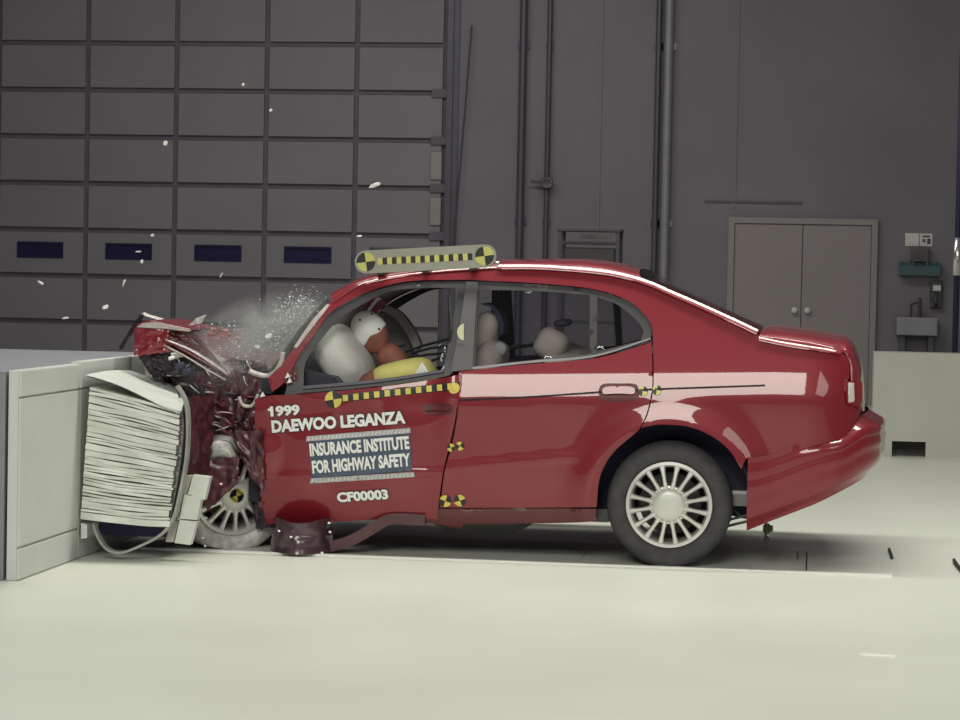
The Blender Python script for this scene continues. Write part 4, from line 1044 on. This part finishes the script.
# ================================================================== flying fragments, glass spray and dust
SH = mat('shard_pale', (.78, .77, .75), .4, var=.1)
frag = [(40, 282.5, 7, 2.4, -35, 'long pale splinter'), (65, 318, 8, 2.2, 4, 'flat pale sliver'), (105, 307, 7, 4.5, 10, 'pale wedge-shaped chip'), (123.5, 283, 8.5, 1.6, 68, 'thin upright pale splinter'), (141.5, 261.5, 2.5, 4, 0, 'tiny bright chip below a door window'),
        (165, 143, 4, 5, 0, 'small white chip high up'), (243, 84.5, 2.5, 3, 0, 'tiny white speck high up'), (270.5, 110, 3, 3, 0, 'small round white speck'), (374.5, 185, 13, 4, 18, 'large pale twisted splinter'), (221, 275, 6, 1.5, 55, 'thin slanting splinter above the hood'),
        (138, 251.5, 6, 1.6, 0, 'faint sliver before a door window'), (152, 235, 3, 3, 0, 'grey speck above a door window'), (359, 236, 6, 2, 0, 'pale sliver above the roof board'), (268.5, 335.5, 7.5, 5, 8, 'white block of glass by the windscreen'), (257, 346.5, 6, 4, -25, 'small white glass lump near the scuttle'), (200, 322, 5, 3, 30, 'pale chip above the torn bracket')]
rnd = random.Random(5)
for x, y, w_, h_, a_, lab in frag:
    c = P(x, y, YN+rnd.uniform(-.2, .5)); s_ = c.y/FPX; ca, sa = math.cos(R(a_)), math.sin(R(a_))
    pl = [(-w_/2, -h_*.25), (-w_*.2, -h_/2), (w_*.35, -h_*.42), (w_/2, h_*.1), (w_*.25, h_/2), (-w_*.3, h_*.3)]
    pl = [Vector(((ca*px_-sa*pz_)*s_, rnd.uniform(-.004, .004), (sa*px_+ca*pz_)*s_)) for px_, pz_ in pl]
    o = empty('debris_fragment', c); COL.objects.unlink(o); bpy.data.objects.remove(o)
    mb = MB().prism([q for q in pl], (0, .012, 0)); o = mb.build('debris_fragment', SH); o.location = c
    tag(o, lab + ' of debris flying through the air', 'debris', 'fragments thrown up by the crash')
# glass spray: uncountable crumbs
rnd = random.Random(9); mb = MB()
for i in range(4200):
    k = rnd.random()
    if k < .6:
        t = rnd.random(); x = 318-70*t+rnd.gauss(0, 9)-8; y = 308+62*t+rnd.gauss(0, 9)-8
    else: x = rnd.gauss(245, 26); y = rnd.gauss(352, 13)
    if y > 385: continue
    c = P(x, y, YN+.05+abs(rnd.gauss(0, .35))); s_ = rnd.uniform(.0015, .0060)
    d = [Vector((rnd.uniform(-1, 1), rnd.uniform(-1, 1), rnd.uniform(-1, 1)))*s_ for _ in range(4)]
    mb.add([c+q for q in d], [(0, 1, 2), (0, 2, 3), (0, 3, 1), (1, 3, 2)])
gs = mb.build('glass_spray', mat('glass_crumbs', (.62, .63, .62), .25, var=.1)); tag(gs, 'spray of shattered windscreen glass crumbs over the crushed hood', 'glass', kind='stuff')
# dust cloud over the scuttle
dmt = bpy.data.materials.new('dust_volume'); dmt.use_nodes = True; nt = dmt.node_tree
for n_ in list(nt.nodes): nt.nodes.remove(n_)
out = nt.nodes.new('ShaderNodeOutputMaterial'); pv = nt.nodes.new('ShaderNodeVolumePrincipled'); pv.inputs['Color'].default_value = (.85, .84, .82, 1); pv.inputs['Anisotropy'].default_value = 0.2
tc = nt.nodes.new('ShaderNodeTexCoord'); nz = nt.nodes.new('ShaderNodeTexNoise'); nz.inputs['Scale'].default_value = 7.0; nz.inputs['Detail'].default_value = 5; nz.inputs['Distortion'].default_value = .8
ln = nt.nodes.new('ShaderNodeVectorMath'); ln.operation = 'LENGTH'
m1 = nt.nodes.new('ShaderNodeMapRange'); m1.inputs['From Min'].default_value = 1.0; m1.inputs['From Max'].default_value = .25
m2 = nt.nodes.new('ShaderNodeMapRange'); m2.inputs['From Min'].default_value = .42; m2.inputs['From Max'].default_value = .72; m2.inputs['To Max'].default_value = 7.0
mu = nt.nodes.new('ShaderNodeMath'); mu.operation = 'MULTIPLY'
mp = nt.nodes.new('ShaderNodeMapping'); mp.inputs['Scale'].default_value = (2.0, 1.5, 3.6)
nt.links.new(tc.outputs['Object'], mp.inputs['Vector']); nt.links.new(mp.outputs['Vector'], ln.inputs[0]); nt.links.new(ln.outputs['Value'], m1.inputs['Value'])
nt.links.new(tc.outputs['Object'], nz.inputs['Vector']); nt.links.new(nz.outputs['Fac'], m2.inputs['Value'])
nt.links.new(m1.outputs['Result'], mu.inputs[0]); nt.links.new(m2.outputs['Result'], mu.inputs[1]); nt.links.new(mu.outputs[0], pv.inputs['Density']); nt.links.new(pv.outputs[0], out.inputs['Volume'])
c = P(262, 346, Y0+.33)
mb = MB().ell((0, 0, 0), .50, .64, .275, None, 24, 16); o = mb.build('dust_cloud', dmt, None, True); o.location = c
o.rotation_euler = (0, R(-22), 0)
tag(o, 'thin grey dust cloud hanging over the crushed hood', 'dust', kind='stuff')
